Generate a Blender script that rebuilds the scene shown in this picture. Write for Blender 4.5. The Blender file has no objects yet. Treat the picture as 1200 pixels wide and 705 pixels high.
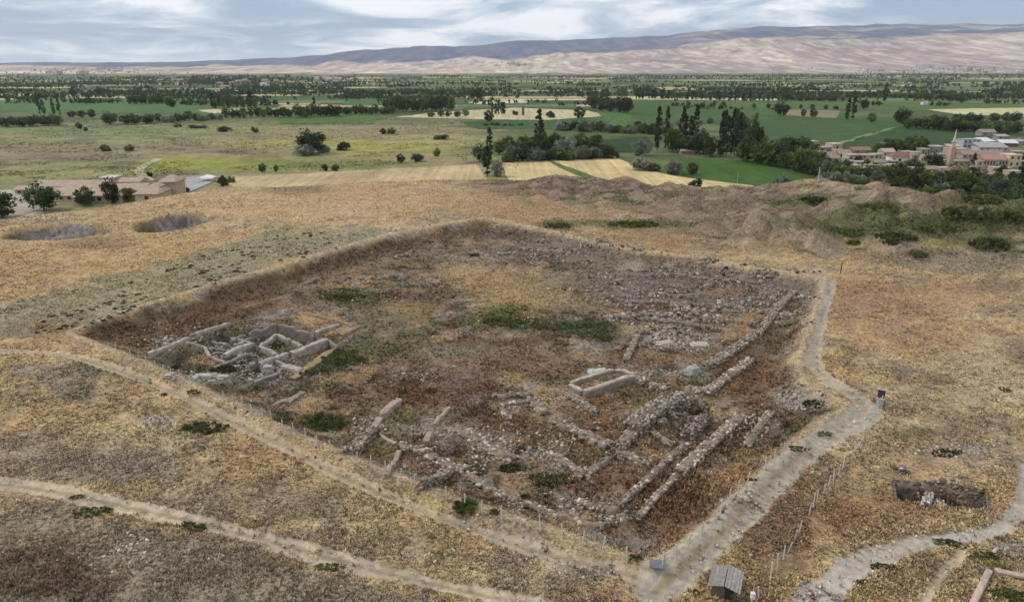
import bpy, math, random
import numpy as np

rng = np.random.default_rng(7)
random.seed(7)
scene = bpy.context.scene
COL = scene.collection
PI = math.pi

# ------------------------------------------------------------------ camera
CAM_H = 46.0
PITCH = math.radians(19.0)
CP, SP = math.cos(PITCH), math.sin(PITCH)
F = 800.0                                  # focal length in px of the 1200 px wide photograph
cam_d = bpy.data.cameras.new("camera")
cam = bpy.data.objects.new("camera", cam_d)
COL.objects.link(cam)
cam.location = (0, 0, CAM_H)
cam.rotation_euler = (math.radians(90) - PITCH, 0, 0)
cam_d.sensor_fit = 'HORIZONTAL'
cam_d.sensor_width = 36.0
cam_d.lens = 24.0
cam_d.clip_start = 0.5
cam_d.clip_end = 90000
scene.camera = cam

PLAIN = -18.0

def proj(x, y, z):
    d = y * CP - (z - CAM_H) * SP
    up = y * SP + (z - CAM_H) * CP
    d = np.maximum(d, 0.5)
    return 600 + F * x / d, 352.5 - F * up / d

def ray(px, py):
    a, b = (px - 600) / F, (352.5 - py) / F
    return a, CP + b * SP, -SP + b * CP     # direction, depth 1 along the axis

def flat(px, py, z=0.0):
    a, dy, dz = ray(px, py)
    t = (z - CAM_H) / dz
    return a * t, dy * t

def WP(px, py):
    return flat(px, py, PLAIN)

def pxm(x, y, z=PLAIN):                    # metres per photo pixel at a point
    return (y * CP - (z - CAM_H) * SP) / F

# ------------------------------------------------------------------ noise
def _hash(i, j, s):
    n = (i * 374761393 + j * 668265263 + s * 1442695041) & 0xFFFFFFFF
    n = ((n ^ (n >> 13)) * 1274126177) & 0xFFFFFFFF
    n = n ^ (n >> 16)
    return (n & 0xFFFF) / 65535.0

def vn(x, y, s=0):
    x = np.asarray(x, float); y = np.asarray(y, float)
    xi = np.floor(x); yi = np.floor(y)
    fx = x - xi; fy = y - yi
    xi = xi.astype(np.int64); yi = yi.astype(np.int64)
    ux = fx * fx * (3 - 2 * fx); uy = fy * fy * (3 - 2 * fy)
    a = _hash(xi, yi, s); b = _hash(xi + 1, yi, s)
    c = _hash(xi, yi + 1, s); d = _hash(xi + 1, yi + 1, s)
    return (a + (b - a) * ux) * (1 - uy) + (c + (d - c) * ux) * uy

def fbm(x, y, s=0, o=4, g=0.5):
    t = 0; a = 1; n = 0
    cr, sr = math.cos(0.6), math.sin(0.6)
    for k in range(o):
        t = t + a * vn(x, y, s + k * 17)
        n += a; a *= g
        x, y = (x * cr - y * sr) * 2.03 + 13.7, (x * sr + y * cr) * 2.03 - 7.1
    return t / n

def sst(a, b, x):
    t = np.clip((x - a) / (b - a), 0, 1)
    return t * t * (3 - 2 * t)

def seg_dist(x, y, pts, closed=False):
    """distance to a polyline and arc position of the nearest point"""
    best = np.full(np.shape(x), 1e9); 
    P = list(pts) + ([pts[0]] if closed else [])
    for (ax, ay), (bx, by) in zip(P[:-1], P[1:]):
        dx, dy = bx - ax, by - ay
        L = dx * dx + dy * dy + 1e-9
        t = np.clip(((x - ax) * dx + (y - ay) * dy) / L, 0, 1)
        d = np.hypot(x - ax - t * dx, y - ay - t * dy)
        best = np.minimum(best, d)
    return best

def inside(x, y, pts):
    r = np.zeros(np.shape(x), bool)
    n = len(pts)
    for i in range(n):
        ax, ay = pts[i]; bx, by = pts[(i + 1) % n]
        c = ((ay > y) != (by > y))
        with np.errstate(divide='ignore', invalid='ignore'):
            xx = (bx - ax) * (y - ay) / (by - ay + 1e-12) + ax
        r ^= c & (x < xx)
    return r

def sdf(x, y, pts):                         # positive inside
    d = seg_dist(x, y, pts, True)
    return np.where(inside(x, y, pts), d, -d)

def F0(lst, z=0.0):
    return [flat(a, b, z) for a, b in lst]

# ------------------------------------------------------------------ terrain
EDGE = F0([(-420, 300), (-200, 276), (-60, 262), (0, 256), (60, 248), (110, 242), (160, 233), (205, 225), (262, 217), (330, 217),
           (400, 213), (500, 209), (560, 208), (620, 207), (700, 210), (760, 216), (850, 219), (900, 217), (950, 214), (1000, 214), (1050, 219),
           (1090, 228), (1150, 237), (1210, 246), (1300, 262), (1450, 285), (1700, 320)]) + [(420, -60), (-420, -60)]
ENC = F0([(88, 392), (170, 362), (255, 337), (330, 315), (400, 293), (455, 277), (520, 264), (552, 258), (570, 256.5), (604, 263), (640, 271), (700, 285),
          (760, 296), (820, 304), (900, 317), (962, 327), (958, 345), (942, 385), (926, 425), (935, 452), (985, 478), (955, 497), (893, 550),
          (830, 613), (768, 662), (720, 648), (640, 618), (545, 588), (440, 546), (360, 514), (300, 484), (230, 450), (150, 416)])
LPIT = F0([(205, 452), (180, 422), (255, 388), (330, 380), (412, 396), (345, 455), (280, 462)], -2.2)
TRENCH = F0([(1045, 561), (1100, 565), (1156, 574), (1162, 598), (1105, 592), (1050, 584)])
ROOMS = [F0([(797, 474), (830, 480), (833, 490), (800, 486)], -2.5), F0([(783, 494), (812, 500), (806, 512), (778, 504)], -2.5)]

def pitf(x, y, cx, cy, rx, ry, depth, inner=0.62):
    r = np.hypot((x - cx) / rx, (y - cy) / ry) + 0.22 * (fbm(x / 5, y / 5, 91, 3) - 0.5)
    return -depth * (1 - sst(inner, 1.0, r))

P1A = flat(66, 282); P1B = flat(70, 263)
P2A = flat(203, 272.5); P2B = flat(203, 249)

def hills(x, y):
    D = np.maximum(y, 1.0)
    px = 600 + F * x / (D * CP + 60 * SP)
    ridge = np.interp(px, [-400, 0, 150, 235, 330, 390, 430, 500, 560, 600, 650, 700, 745, 800, 850, 900, 970, 1040, 1110, 1200, 1400],
                      [73, 74, 73.5, 72, 68, 63, 58, 55.5, 54, 49, 47.5, 44.5, 44, 38.5, 35, 33, 31, 30, 29, 30.5, 36])
    ridge = ridge + (fbm(px / 34, px * 0, 181, 4) - .5) * 4.5 * sst(250, 420, px)
    mid = np.interp(px, [-400, 0, 200, 320, 440, 600, 700, 790, 880, 1200, 1400], [79, 78, 76.5, 74, 70.5, 66.5, 61.5, 54, 46, 38.5, 40])
    t = np.clip((D - 5200) / 4300, 0, 1)
    t2 = sst(9500, 13200, D)
    row = 86.5 + (mid - 86.5) * t ** 1.25
    row = row + (ridge - row) * t2
    row = row + sst(13400, 17000, D) * 14
    n = fbm(x / 700, y / 1500, 5, 5) - 0.5
    n2 = np.abs(fbm(x / 900 + 3, y / 3600, 8, 4) - 0.5)
    amp = t * (1 - 0.7 * np.exp(-((D - 13200) / 500) ** 2))
    z = CAM_H - (row - 77.0) / F * D * CP * CP
    base = PLAIN
    n3 = fbm(x / 230, y / 900, 11, 4) - 0.5
    zz = z + amp * (n * 80 - n2 * 170 + n3 * 45 + 8)
    return np.where(D > 5200, np.maximum(base + 0.0 * zz, zz), base)

_hr = np.random.default_rng(64)
HEAPS = [(*flat(_hr.uniform(790, 1215), 238 + 54 * _hr.random()), _hr.uniform(3.4, 7.2), _hr.uniform(1.6, 4.6)) for _ in range(54)]
HEAPS += [(*flat(a, b), r, h) for a, b, r, h in ((948, 246, 7, 3.2), (925, 262, 9, 3.0), (985, 250, 6, 2.6), (970, 238, 6, 2.4), (890, 255, 8, 2.4), (640, 219, 12, 2.4), (700, 222, 9, 2.2), (728, 224, 7, 2.0), (850, 232, 8, 2.0), (1020, 262, 7, 2.2), (1135, 270, 7, 2.2), (1060, 300, 8, 2.2), (1195, 262, 8, 2.5))]
HEAPS += [(*flat(_hr.uniform(600, 1230), 219 + 66 * _hr.random()), _hr.uniform(2.0, 4.2), _hr.uniform(.7, 2.0)) for _ in range(120)]
HEAPS += [(*flat(_hr.uniform(600, 800), 213 + 16 * _hr.random()), _hr.uniform(3.5, 8), _hr.uniform(1.0, 2.4)) for _ in range(22)]
def heaps(x, y):
    x = np.asarray(x, float); z = np.zeros(np.shape(x))
    m = (y > 150) & (y < 330) & (x > -20)
    if not np.any(m): return z
    xs, ys = x[m], np.asarray(y, float)[m]
    wx = xs + 2.4 * (fbm(xs / 6, ys / 6, 27, 2) - .5); wy = ys + 2.4 * (fbm(xs / 6, ys / 6, 28, 2) - .5)
    q = np.zeros(len(xs))
    for cx, cy, r, h in HEAPS:
        near = (np.abs(wx - cx) < r * 1.6) & (np.abs(wy - cy) < r * 1.6)
        if not near.any(): continue
        d = np.hypot(wx[near] - cx, wy[near] - cy) / r
        q[near] = np.maximum(q[near], 1.3 * h * np.clip(1.15 - d * .75, 0, 1) ** 1.2)
    z[m] = q
    return z
TRACKS = {}
def mound(x, y, fine=True):
    x = np.asarray(x, float); y = np.asarray(y, float)
    dE = -sdf(x, y, EDGE)
    px0, py0 = proj(x, y, 0.0)
    dI = sdf(x, y, ENC)
    ins = sst(-0.5, 5.0, dI)
    z = 1.3 * (fbm(x / 60, y / 60, 1, 3) - 0.5) * (1 - ins)
    z = z - 18.6 * sst(-7, 52, dE)
    rough = 0.35 + 0.9 * sst(0.45, 0.7, fbm(x / 40, y / 40, 33, 2))
    z = z + rough * 0.30 * (fbm(x / 2.6, y / 2.6, 2, 3) - 0.5)
    # enclosure: raised rim, sunken uneven floor
    z = z - 2.2 * ins + 0.75 * np.exp(-((dI + 0.9) / 1.3) ** 2)
    z = z + ins * (1.1 * (fbm(x / 11, y / 11, 3, 4) - 0.5) + 0.35 * (fbm(x / 1.6, y / 1.6, 4, 3) - 0.5))
    bank = np.exp(-((dI - 13) / 2.0) ** 2) * (px0 < 560) * (py0 < 380)
    z = z + 0.8 * bank
    z = z - 1.8 * sst(0.0, 1.6, sdf(x, y, LPIT))
    for R in ROOMS:
        z = z - 1.9 * sst(-0.2, 0.6, sdf(x, y, R))
    z = z - 1.7 * sst(-0.1, 0.5, sdf(x, y, TRENCH) + 0.3 * (fbm(x / 1.5, y / 1.5, 47, 2) - 0.5))
    z = z + pitf(x, y, (P1A[0] + P1B[0]) / 2, (P1A[1] + P1B[1]) / 2, 15.5, (P1B[1] - P1A[1]) / 2 + 1, 3.6, 0.72)
    z = z + pitf(x, y, (P2A[0] + P2B[0]) / 2, (P2A[1] + P2B[1]) / 2, 10.5, (P2B[1] - P2A[1]) / 2 + 1, 4.6, 0.70)
    # spoil heaps
    m = sst(760, 900, px0) * sst(322, 285, py0) + 0.9 * sst(570, 640, px0) * sst(262, 232, py0)
    m = np.clip(m, 0, 1)
    rid = 1 - 2.4 * np.abs(2 * fbm(x / 30, y / 22, 21, 3) - 1)
    z = z + m * (2.2 * (rid - 0.62) + 3.0 * (fbm(x / 9, y / 7, 23, 3) - 0.5) + heaps(x, y)) * (1 - sst(20, 50, dE))
    for (cx, cy, r, a) in ((650, 216, 16, 2.0), (735, 222, 14, 1.5), (1075, 290, 14, 2.2), (985, 218, 26, 2.0), (1030, 300, 12, 1.2), (905, 478, 6, 1.6), (560, 300, 10, .6)):
        ax, ay = flat(cx, cy)
        z = z + a * np.exp(-((x - ax) ** 2 + (y - ay) ** 2) / (2 * (r * 0.6) ** 2))
    return z

def G(x, y):
    x = np.asarray(x, float); y = np.asarray(y, float)
    far = hills(x, y)
    near = y < 480
    if np.any(near):
        far = np.array(far, float)
        far[near] = np.maximum(mound(x[near], y[near]), PLAIN - 0.6)
    return far

def W(px, py, dz=0.0, tmax=30000.0):
    a, dy, dzr = ray(px, py)
    t = np.exp(np.linspace(math.log(35), math.log(tmax), 700))
    for it in range(2):
        g = G(a * t, dy * t) + dz
        below = (CAM_H + dzr * t) <= g
        k = int(np.argmax(below)) if below.any() else len(t) - 1
        k = max(k, 1)
        t0, t1 = t[k - 1], t[k]
        t = np.linspace(t0, t1, 24)
    g = G(a * t, dy * t) + dz
    below = (CAM_H + dzr * t) <= g
    k = int(np.argmax(below)) if below.any() else len(t) - 1
    tt = t[k]
    return a * tt, dy * tt, float(G(np.array([a * tt]), np.array([dy * tt]))[0])

def hz(x, y):
    return float(G(np.array([x]), np.array([y]))[0])

# ------------------------------------------------------------------ colours
KA = 1.15
def C(r, g=None, b=None):
    c = np.array([r, g, b], float) / 255
    return np.where(c <= 0.04045, c / 12.92, ((c + 0.055) / 1.055) ** 2.4) / KA

def zone(col, px, py, cx, cy, rx, ry, c, s, n, rot=0.0, soft=0.6):
    dx, dy = px - cx, py - cy
    if rot:
        cr, sr = math.cos(rot), math.sin(rot)
        dx, dy = dx * cr + dy * sr, -dx * sr + dy * cr
    d = np.sqrt((dx / rx) ** 2 + (dy / ry) ** 2) + (n - 0.5) * 1.5
    w = (s * (1 - sst(1 - soft, 1 + soft * 0.6, d)))[:, None]
    col += (np.asarray(c) - col) * w

def pzone(col, px, py, poly, c, s, n, edge=8):
    d = sdf(px, py, poly) + (n - 0.5) * edge * 3
    w = (s * sst(-edge * 0.5, edge * 0.7, d))[:, None]
    col += (np.asarray(c) - col) * w

def mix(a, b, w):
    return a + (b - a) * w[:, None]
HAZE = 3.0e-5
def poly_world(lst):
    return [W(a, b)[:2] for a, b in lst]

def smooth_line(pts, n=6):
    P = np.array(pts, float); out = []
    for i in range(len(P) - 1):
        p0 = P[max(i - 1, 0)]; p1 = P[i]; p2 = P[i + 1]; p3 = P[min(i + 2, len(P) - 1)]
        for k in range(n):
            t = k / n
            out.append(0.5 * (2 * p1 + (p2 - p0) * t + (2 * p0 - 5 * p1 + 4 * p2 - p3) * t * t + (3 * p1 - p0 - 3 * p2 + p3) * t ** 3))
    out.append(P[-1])
    return [tuple(p) for p in out]

TK = {
 'site_track': ([(-60, 409), (0, 411), (45, 412), (90, 418), (150, 437), (210, 462), (280, 497), (340, 525), (400, 556), (470, 587), (540, 614), (610, 638), (680, 658), (740, 673), (775, 684)], [.9, .9, .9, .9, .95, .95, .9, .85, .85, .9, .9, .95, 1.0, 1.1, 1.5]),
 'dirt_track': ([(-60, 560), (0, 566), (60, 574), (110, 585), (170, 597), (220, 608), (300, 628), (370, 648), (440, 667), (520, 685), (590, 700), (660, 716)], 1.05),
 'gravel_track': ([(976, 328), (967, 355), (958, 395), (954, 425), (974, 446), (1004, 465), (1014, 481), (998, 498), (960, 516), (925, 542), (887, 578), (856, 612), (822, 642), (792, 668), (765, 692)], [.9, 1.0, 1.1, 1.5, 1.6, 1.5, 1.7, 1.9, 1.7, 1.7, 1.8, 1.9, 2.0, 2.2, 2.2]),
 'footpath': ([(935, 722), (955, 700), (975, 681), (1005, 661), (1050, 641), (1100, 631), (1150, 626), (1183, 612), (1197, 585), (1202, 545)], [1.6, 1.5, 1.3, 1.2, .9, .8, .7, .6, .6, .6]),
 'trail': ([(1128, 640), (1122, 655), (1108, 668), (1092, 690), (1078, 716)], 0.45),
}
for k, (pl, w) in TK.items():
    TRACKS[k] = (smooth_line(poly_world(pl), 4), np.repeat(w, 4)[:4 * len(pl) - 3] if isinstance(w, list) else np.full(4 * len(pl) - 3, w))

def line_dist(x, y, pts, w):
    best = np.full(np.shape(x), 1e9); bw = np.full(np.shape(x), 1.0)
    for i in range(len(pts) - 1):
        (ax, ay), (bx, by) = pts[i], pts[i + 1]
        dx, dy = bx - ax, by - ay
        t = np.clip(((x - ax) * dx + (y - ay) * dy) / (dx * dx + dy * dy + 1e-9), 0, 1)
        d = np.hypot(x - ax - t * dx, y - ay - t * dy)
        m = d < best
        best = np.where(m, d, best); bw = np.where(m, w[i] + (w[i + 1] - w[i]) * t, bw)
    return best, bw

def track_d(x, y):
    """signed distance beyond each track's edge, ragged"""
    r = {}
    n = fbm(x / 1.7, y / 1.7, 71, 3) - 0.5
    n2 = fbm(x / 7.0, y / 7.0, 73, 2) - 0.5
    for k, (pl, w) in TRACKS.items():
        dd, w0 = line_dist(x, y, pl, w)
        r[k] = (dd, w0 * (1 + 0.9 * n2), n * np.minimum(w0, 1.5) / 1.5)
    return r

STRAW = C(176, 151, 110); GOLD = C(186, 157, 106); PALE = C(172, 157, 130); ORANGE = C(168, 137, 96); DULL = C(140, 120, 98)
STONY = C(134, 122, 108); BROWN = C(116, 94, 76); RBROWN = C(112, 90, 66); DBROWN = C(92, 76, 58); GREY = C(130, 120, 110)
SAGE = C(132, 130, 104); GREEN = C(84, 90, 50); DGREEN = C(58, 66, 38); OLIVE = C(118, 114, 68)

def ground_colour(x, y, z):
    px, py = proj(x, y, z)
    n1 = fbm(x / 1.3, y / 1.3, 41, 3)
    n4 = fbm(x / 4.5, y / 4.5, 42, 4)
    n12 = fbm(x / 13, y / 13, 43, 4)
    n40 = fbm(x / 42, y / 42, 44, 4)
    nz = 0.55 * n4 + 0.45 * n12
    N = len(x)
    col = np.tile(STRAW, (N, 1))
    col = mix(col, PALE, sst(0.45, 0.65, n12) * 0.7)
    col = mix(col, ORANGE, sst(0.46, 0.62, fbm(x / 17, y / 17, 51, 4)) * 0.55)
    col = mix(col, DULL, sst(0.50, 0.66, n4) * 0.75)
    col = mix(col, STONY, sst(0.55, 0.67, fbm(x / 9, y / 9, 52, 5)) * 0.5)
    col = mix(col, GOLD, sst(0.55, 0.7, n1) * 0.4)
    Z = lambda *a, **k: zone(col, px, py, *a, nz, **k)
    # --- north-west of the enclosure
    Z(120, 300, 230, 40, C(176, 144, 98), .65); Z(330, 240, 260, 22, C(182, 152, 106), .6); Z(450, 228, 120, 12, C(168, 140, 102), .6)
    Z(620, 245, 120, 16, C(154, 124, 90), .8); Z(620, 222, 70, 8, C(118, 94, 78), .8); Z(720, 224, 70, 9, C(112, 92, 80), .85); Z(760, 262, 60, 8, C(112, 100, 68), .6)
    Z(800, 280, 120, 16, C(156, 122, 88), .7); Z(350, 222, 40, 6, C(120, 106, 86), .7); Z(110, 285, 50, 8, C(124, 100, 78), .7)
    pzone(col, px, py, [(-60, 380), (100, 330), (330, 266), (430, 267), (480, 272), (400, 291), (300, 320), (170, 362), (88, 390), (-60, 402)], SAGE, .75, nz, 8)
    Z(60, 385, 60, 10, C(140, 108, 80), .7)
    # --- spoil heaps and the far right
    Z(930, 250, 190, 36, C(122, 106, 90), .9); Z(1100, 250, 150, 34, C(116, 106, 84), .8)
    Z(650, 214, 110, 9, C(106, 86, 74), .9); Z(735, 222, 80, 8, C(104, 86, 76), .9); Z(850, 238, 130, 14, C(116, 98, 84), .85); Z(800, 262, 60, 6, C(122, 102, 84), .6)
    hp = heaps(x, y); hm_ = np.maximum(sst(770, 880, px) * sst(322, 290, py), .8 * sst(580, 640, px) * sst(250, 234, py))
    hn = hp + 2.2 * (n4 - .5)  # heap height; flanks and hollows darkened by it to paint in relief shading
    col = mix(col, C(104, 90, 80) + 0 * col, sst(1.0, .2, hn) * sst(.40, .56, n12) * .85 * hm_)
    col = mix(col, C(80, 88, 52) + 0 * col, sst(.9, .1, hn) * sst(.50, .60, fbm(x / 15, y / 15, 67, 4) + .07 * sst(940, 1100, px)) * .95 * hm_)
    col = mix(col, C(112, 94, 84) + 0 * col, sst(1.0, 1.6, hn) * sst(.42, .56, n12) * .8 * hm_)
    col = mix(col, C(158, 142, 118) + 0 * col, sst(.50, .62, fbm(x / 4, y / 3, 68, 3)) * .55 * hm_)
    for (a, b, rx, ry) in ((1120, 262, 110, 12), (1180, 246, 60, 14), (1010, 252, 60, 7), (1000, 268, 60, 5), (1100, 280, 60, 5), (930, 240, 40, 5)): Z(a, b, rx, ry, C(92, 98, 58), .75)
    Z(1090, 228, 70, 7, C(124, 106, 86), .8, rot=.12); Z(1060, 300, 70, 8, C(118, 98, 82), .7)
    for (a, b, rx, ry, s) in ((1030, 243, 40, 9, .9), (1075, 262, 80, 9, .9), (1120, 268, 70, 8, .8), (1150, 232, 60, 9, .7), (1140, 252, 60, 9, .95), (1190, 256, 40, 12, .9), (985, 260, 70, 8, .7), (1000, 272, 40, 6, .7),
                             (950, 234, 50, 7, .7), (1050, 276, 50, 5, .8), (1170, 285, 40, 9, .9), (655, 264, 26, 6, .8), (740, 262, 70, 6, .7), (1080, 296, 22, 6, .7)):
        Z(a, b, rx, ry, GREEN, s)
    Z(1110, 286, 40, 7, C(138, 134, 76), .8); Z(1140, 310, 70, 14, C(130, 120, 100), .75); Z(1000, 284, 20, 5, C(140, 132, 78), .7)
    Z(1040, 350, 120, 26, C(146, 112, 86), .75); Z(1120, 350, 90, 10, C(172, 140, 100), .6); Z(1170, 335, 40, 10, C(128, 106, 88), .7)
    # --- east field
    Z(1160, 435, 55, 40, C(172, 152, 122), .8); Z(1195, 410, 20, 18, C(134, 112, 94), .8); Z(1090, 445, 40, 7, C(132, 106, 84), .7); Z(1070, 400, 60, 16, C(164, 130, 94), .6)
    Z(1150, 500, 60, 12, C(128, 106, 88), .6); Z(1110, 527, 60, 7, C(150, 142, 130), .75); Z(1060, 520, 60, 20, C(140, 114, 88), .6); Z(1070, 507, 40, 8, C(112, 100, 76), .6)
    Z(1000, 600, 90, 40, C(140, 108, 78), .75); Z(910, 620, 46, 60, C(122, 98, 76), .85); Z(935, 570, 30, 22, C(138, 112, 82), .6); Z(1110, 615, 90, 10, C(158, 140, 108), .6)
    Z(1080, 680, 90, 26, C(140, 124, 92), .6); Z(1175, 655, 40, 24, C(122, 114, 86), .7); Z(1185, 640, 24, 8, C(158, 148, 142), .8); Z(860, 690, 60, 20, C(150, 124, 90), .6)
    # --- west foreground
    Z(75, 440, 38, 16, STONY, .8); Z(30, 433, 24, 8, STONY, .7); Z(115, 430, 22, 10, C(108, 104, 82), .7); Z(90, 460, 30, 10, C(104, 100, 84), .7)
    Z(110, 545, 130, 22, STONY, .8); Z(40, 520, 60, 14, STONY, .6); Z(300, 590, 120, 30, C(132, 120, 102), .6); Z(183, 493, 26, 6, C(158, 148, 136), .9); Z(300, 530, 80, 24, C(172, 140, 98), .5)
    pzone(col, px, py, [(-200, 590), (60, 596), (200, 622), (350, 660), (520, 705), (600, 760), (-200, 760)], C(138, 127, 110), .85, nz, 12)
    Z(36, 672, 74, 40, C(104, 84, 68), .7); Z(110, 690, 46, 20, C(112, 90, 76), .6); Z(150, 645, 40, 16, C(146, 136, 122), .6); Z(20, 622, 30, 12, C(142, 122, 96), .6); Z(340, 655, 60, 9, C(136, 116, 88), .6)
    Z(470, 640, 90, 20, C(140, 128, 104), .7); Z(690, 668, 40, 18, C(132, 126, 106), .8); Z(600, 690, 80, 14, C(146, 130, 104), .7); Z(560, 640, 60, 14, C(176, 142, 98), .5)
    # --- inside the enclosure
    col = col * 1.07
    dI = sdf(x, y, ENC)
    ic = np.tile(C(124, 105, 87), (N, 1))
    ic = mix(ic, RBROWN, sst(0.44, 0.60, n12) * 0.8)
    ic = mix(ic, C(140, 118, 96), sst(0.5, 0.68, n4) * 0.7)
    ic = mix(ic, DBROWN * .85, sst(0.50, 0.60, fbm(x / 4, y / 4, 57, 4)) * 0.8)
    ic = mix(ic, C(126, 116, 108), sst(0.55, 0.68, fbm(x / 8, y / 8, 58, 5)) * 0.7)
    ic = mix(ic, C(168, 140, 98), sst(.53, .63, fbm(x / 6, y / 6, 59, 4)) * .65)
    ic = mix(ic, C(150, 142, 134), sst(.58, .66, fbm(x / 3, y / 3, 63, 4)) * .7)
    ic = mix(ic, C(98, 98, 62), sst(.56, .66, fbm(x / 9, y / 9, 60, 4)) * .6)
    def I(*a, **k): zone(ic, px, py, *a, nz, **k)
    pzone(ic, px, py, [(90, 394), (260, 340), (420, 290), (560, 262), (590, 264), (560, 276), (450, 300), (360, 330), (230, 376), (165, 408)], C(100, 79, 60), .85, nz, 6)
    I(260, 372, 90, 14, C(104, 76, 58), .7, rot=-.3); I(470, 305, 90, 7, C(134, 110, 90), .8, rot=-.2); I(600, 275, 60, 8, C(98, 78, 66), .8)
    I(560, 322, 70, 16, C(164, 136, 94), .85); I(620, 345, 80, 16, C(166, 138, 92), .85); I(480, 360, 30, 9, C(160, 130, 90), .7); I(500, 345, 60, 10, C(106, 84, 68), .7)
    I(585, 372, 52, 16, C(92, 94, 54), .9); I(620, 380, 36, 8, C(76, 82, 46), .8); I(405, 346, 46, 11, C(88, 90, 52), .9); I(450, 380, 50, 16, C(112, 106, 82), .8); I(700, 355, 30, 6, C(150, 138, 84), .8)
    I(395, 418, 50, 15, C(76, 82, 46), .95, rot=-.3); I(440, 410, 40, 14, C(96, 98, 62), .8); I(340, 452, 40, 12, C(98, 96, 60), .7); I(300, 440, 50, 12, C(112, 102, 74), .6)
    I(380, 494, 36, 11, C(54, 62, 34), .95); I(325, 490, 20, 8, C(70, 72, 42), .9); I(250, 455, 34, 8, C(84, 82, 48), .9)
    I(470, 440, 30, 10, C(120, 104, 92), .7); I(530, 425, 70, 16, C(132, 110, 92), .6); I(500, 462, 90, 22, C(112, 82, 64), .85); I(620, 425, 90, 20, C(126, 96, 76), .75); I(530, 412, 40, 8, C(120, 116, 96), .7)
    I(800, 335, 150, 34, C(118, 108, 100), .85); I(660, 292, 90, 18, C(116, 104, 94), .8); I(740, 312, 20, 7, C(158, 142, 128), .8); I(850, 342, 30, 8, C(138, 108, 90), .7); I(920, 335, 40, 12, C(118, 112, 108), .8)
    I(690, 382, 40, 9, C(78, 88, 62), .9); I(705, 392, 24, 10, C(70, 78, 46), .8); I(760, 360, 60, 7, C(122, 92, 70), .7); I(830, 365, 50, 8, C(118, 92, 70), .7)
    I(795, 398, 46, 12, C(156, 146, 138), .85); I(760, 420, 60, 9, C(134, 106, 80), .8); I(655, 445, 26, 8, C(92, 88, 50), .8); I(700, 438, 18, 6, C(150, 150, 142), .8)
    I(700, 480, 40, 16, C(122, 92, 66), .85); I(770, 450, 40, 10, C(108, 82, 62), .8); I(880, 440, 40, 50, C(118, 88, 64), .85, rot=-.5); I(900, 395, 22, 26, C(96, 82, 58), .8); I(925, 365, 16, 30, C(88, 84, 52), .7)
    I(590, 500, 60, 14, C(116, 86, 66), .8); I(690, 510, 70, 18, C(122, 90, 66), .8); I(720, 560, 60, 26, C(120, 88, 66), .85); I(790, 590, 60, 34, C(110, 82, 60), .9); I(800, 620, 30, 20, C(136, 96, 68), .7)
    I(565, 518, 36, 14, C(134, 126, 120), .8); I(560, 545, 26, 10, C(84, 86, 50), .85); I(600, 546, 24, 9, C(70, 80, 42), .95); I(640, 562, 26, 8, C(74, 84, 44), .95); I(615, 575, 30, 8, C(106, 98, 78), .6); I(655, 585, 40, 12, C(118, 104, 92), .6)
    I(440, 530, 26, 12, C(120, 102, 64), .8); I(480, 540, 26, 12, C(126, 92, 70), .7); I(520, 556, 30, 12, C(104, 76, 54), .7); I(440, 480, 30, 9, C(124, 110, 72), .7); I(540, 590, 60, 10, C(96, 72, 54), .7)
    I(930, 470, 26, 14, C(142, 138, 132), .85); I(950, 485, 34, 10, C(86, 80, 64), .8); I(880, 510, 40, 22, C(98, 78, 60), .8); I(870, 560, 30, 12, C(160, 124, 82), .6)
    I(370, 372, 26, 7, C(176, 142, 92), .9); I(400, 385, 22, 5, C(160, 134, 96), .8)
    lp = sst(-1.5, 2.0, sdf(x, y, LPIT) + (n4 - .5) * 3)
    lc = mix(np.tile(C(118, 110, 100), (N, 1)), C(92, 83, 72), sst(.42, .6, n4))
    lc = mix(lc, C(78, 82, 48), sst(.52, .62, fbm(x / 3.5, y / 3.5, 66, 3)) * .8)
    ic = mix(ic, lc, lp * .85)
    def I2(*a, **k): zone(ic, px, py, *a, nz, **k)
    I2(372, 408, 16, 7, C(176, 138, 94), .95, rot=-.5); I2(240, 422, 24, 6, C(164, 134, 92), .9); I2(232, 444, 38, 6, C(158, 154, 150), .9); I2(275, 425, 22, 8, C(66, 74, 42), .85)
    w = sst(-1.2, 1.6, dI + (n4 - .5) * 3)
    col = mix(col, ic, w)
    rimd = np.abs(dI + 1.0)
    rk = .28 + .72 * sst(95, 170, y); rw = (1 - sst(0.7 * rk, 1.9 * rk, rimd + (n1 - .5) * 1.2 * rk)) * 0.92
    col = mix(col, C(182, 160, 130), rw)
    # pits and trench: bare grey earth, shade put into the trench's dark tone
    for (A, B, rx) in ((P1A, P1B, 15.5), (P2A, P2B, 10.5)):
        r = np.hypot((x - (A[0] + B[0]) / 2) / rx, (y - (A[1] + B[1]) / 2) / ((B[1] - A[1]) / 2 + 1)) + (n4 - .5) * .3
        back = sst(0, .3, (y - (A[1] + B[1]) / 2) / (B[1] - A[1]))
        col = mix(col, mix(C(108, 98, 74) + 0 * col, mix(C(150, 144, 142) + 0 * col, C(108, 102, 100), sst(.4, .62, n1)), np.clip(back, 0, 1)), 1 - sst(.86, 1.0, r))
    tw = sst(-.3, .3, sdf(x, y, TRENCH))
    tcol = mix(C(92, 86, 82) + 0 * col, C(132, 108, 84), sst(.45, .6, n4) * (px > 1100))
    col = mix(col, tcol, tw)
    for R in ROOMS:  # sunken rooms darkened in the colour, standing in for their shade
        col = mix(col, C(70, 66, 52) + 0 * col, sst(-.2, .4, sdf(x, y, R)) * .85)
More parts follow.
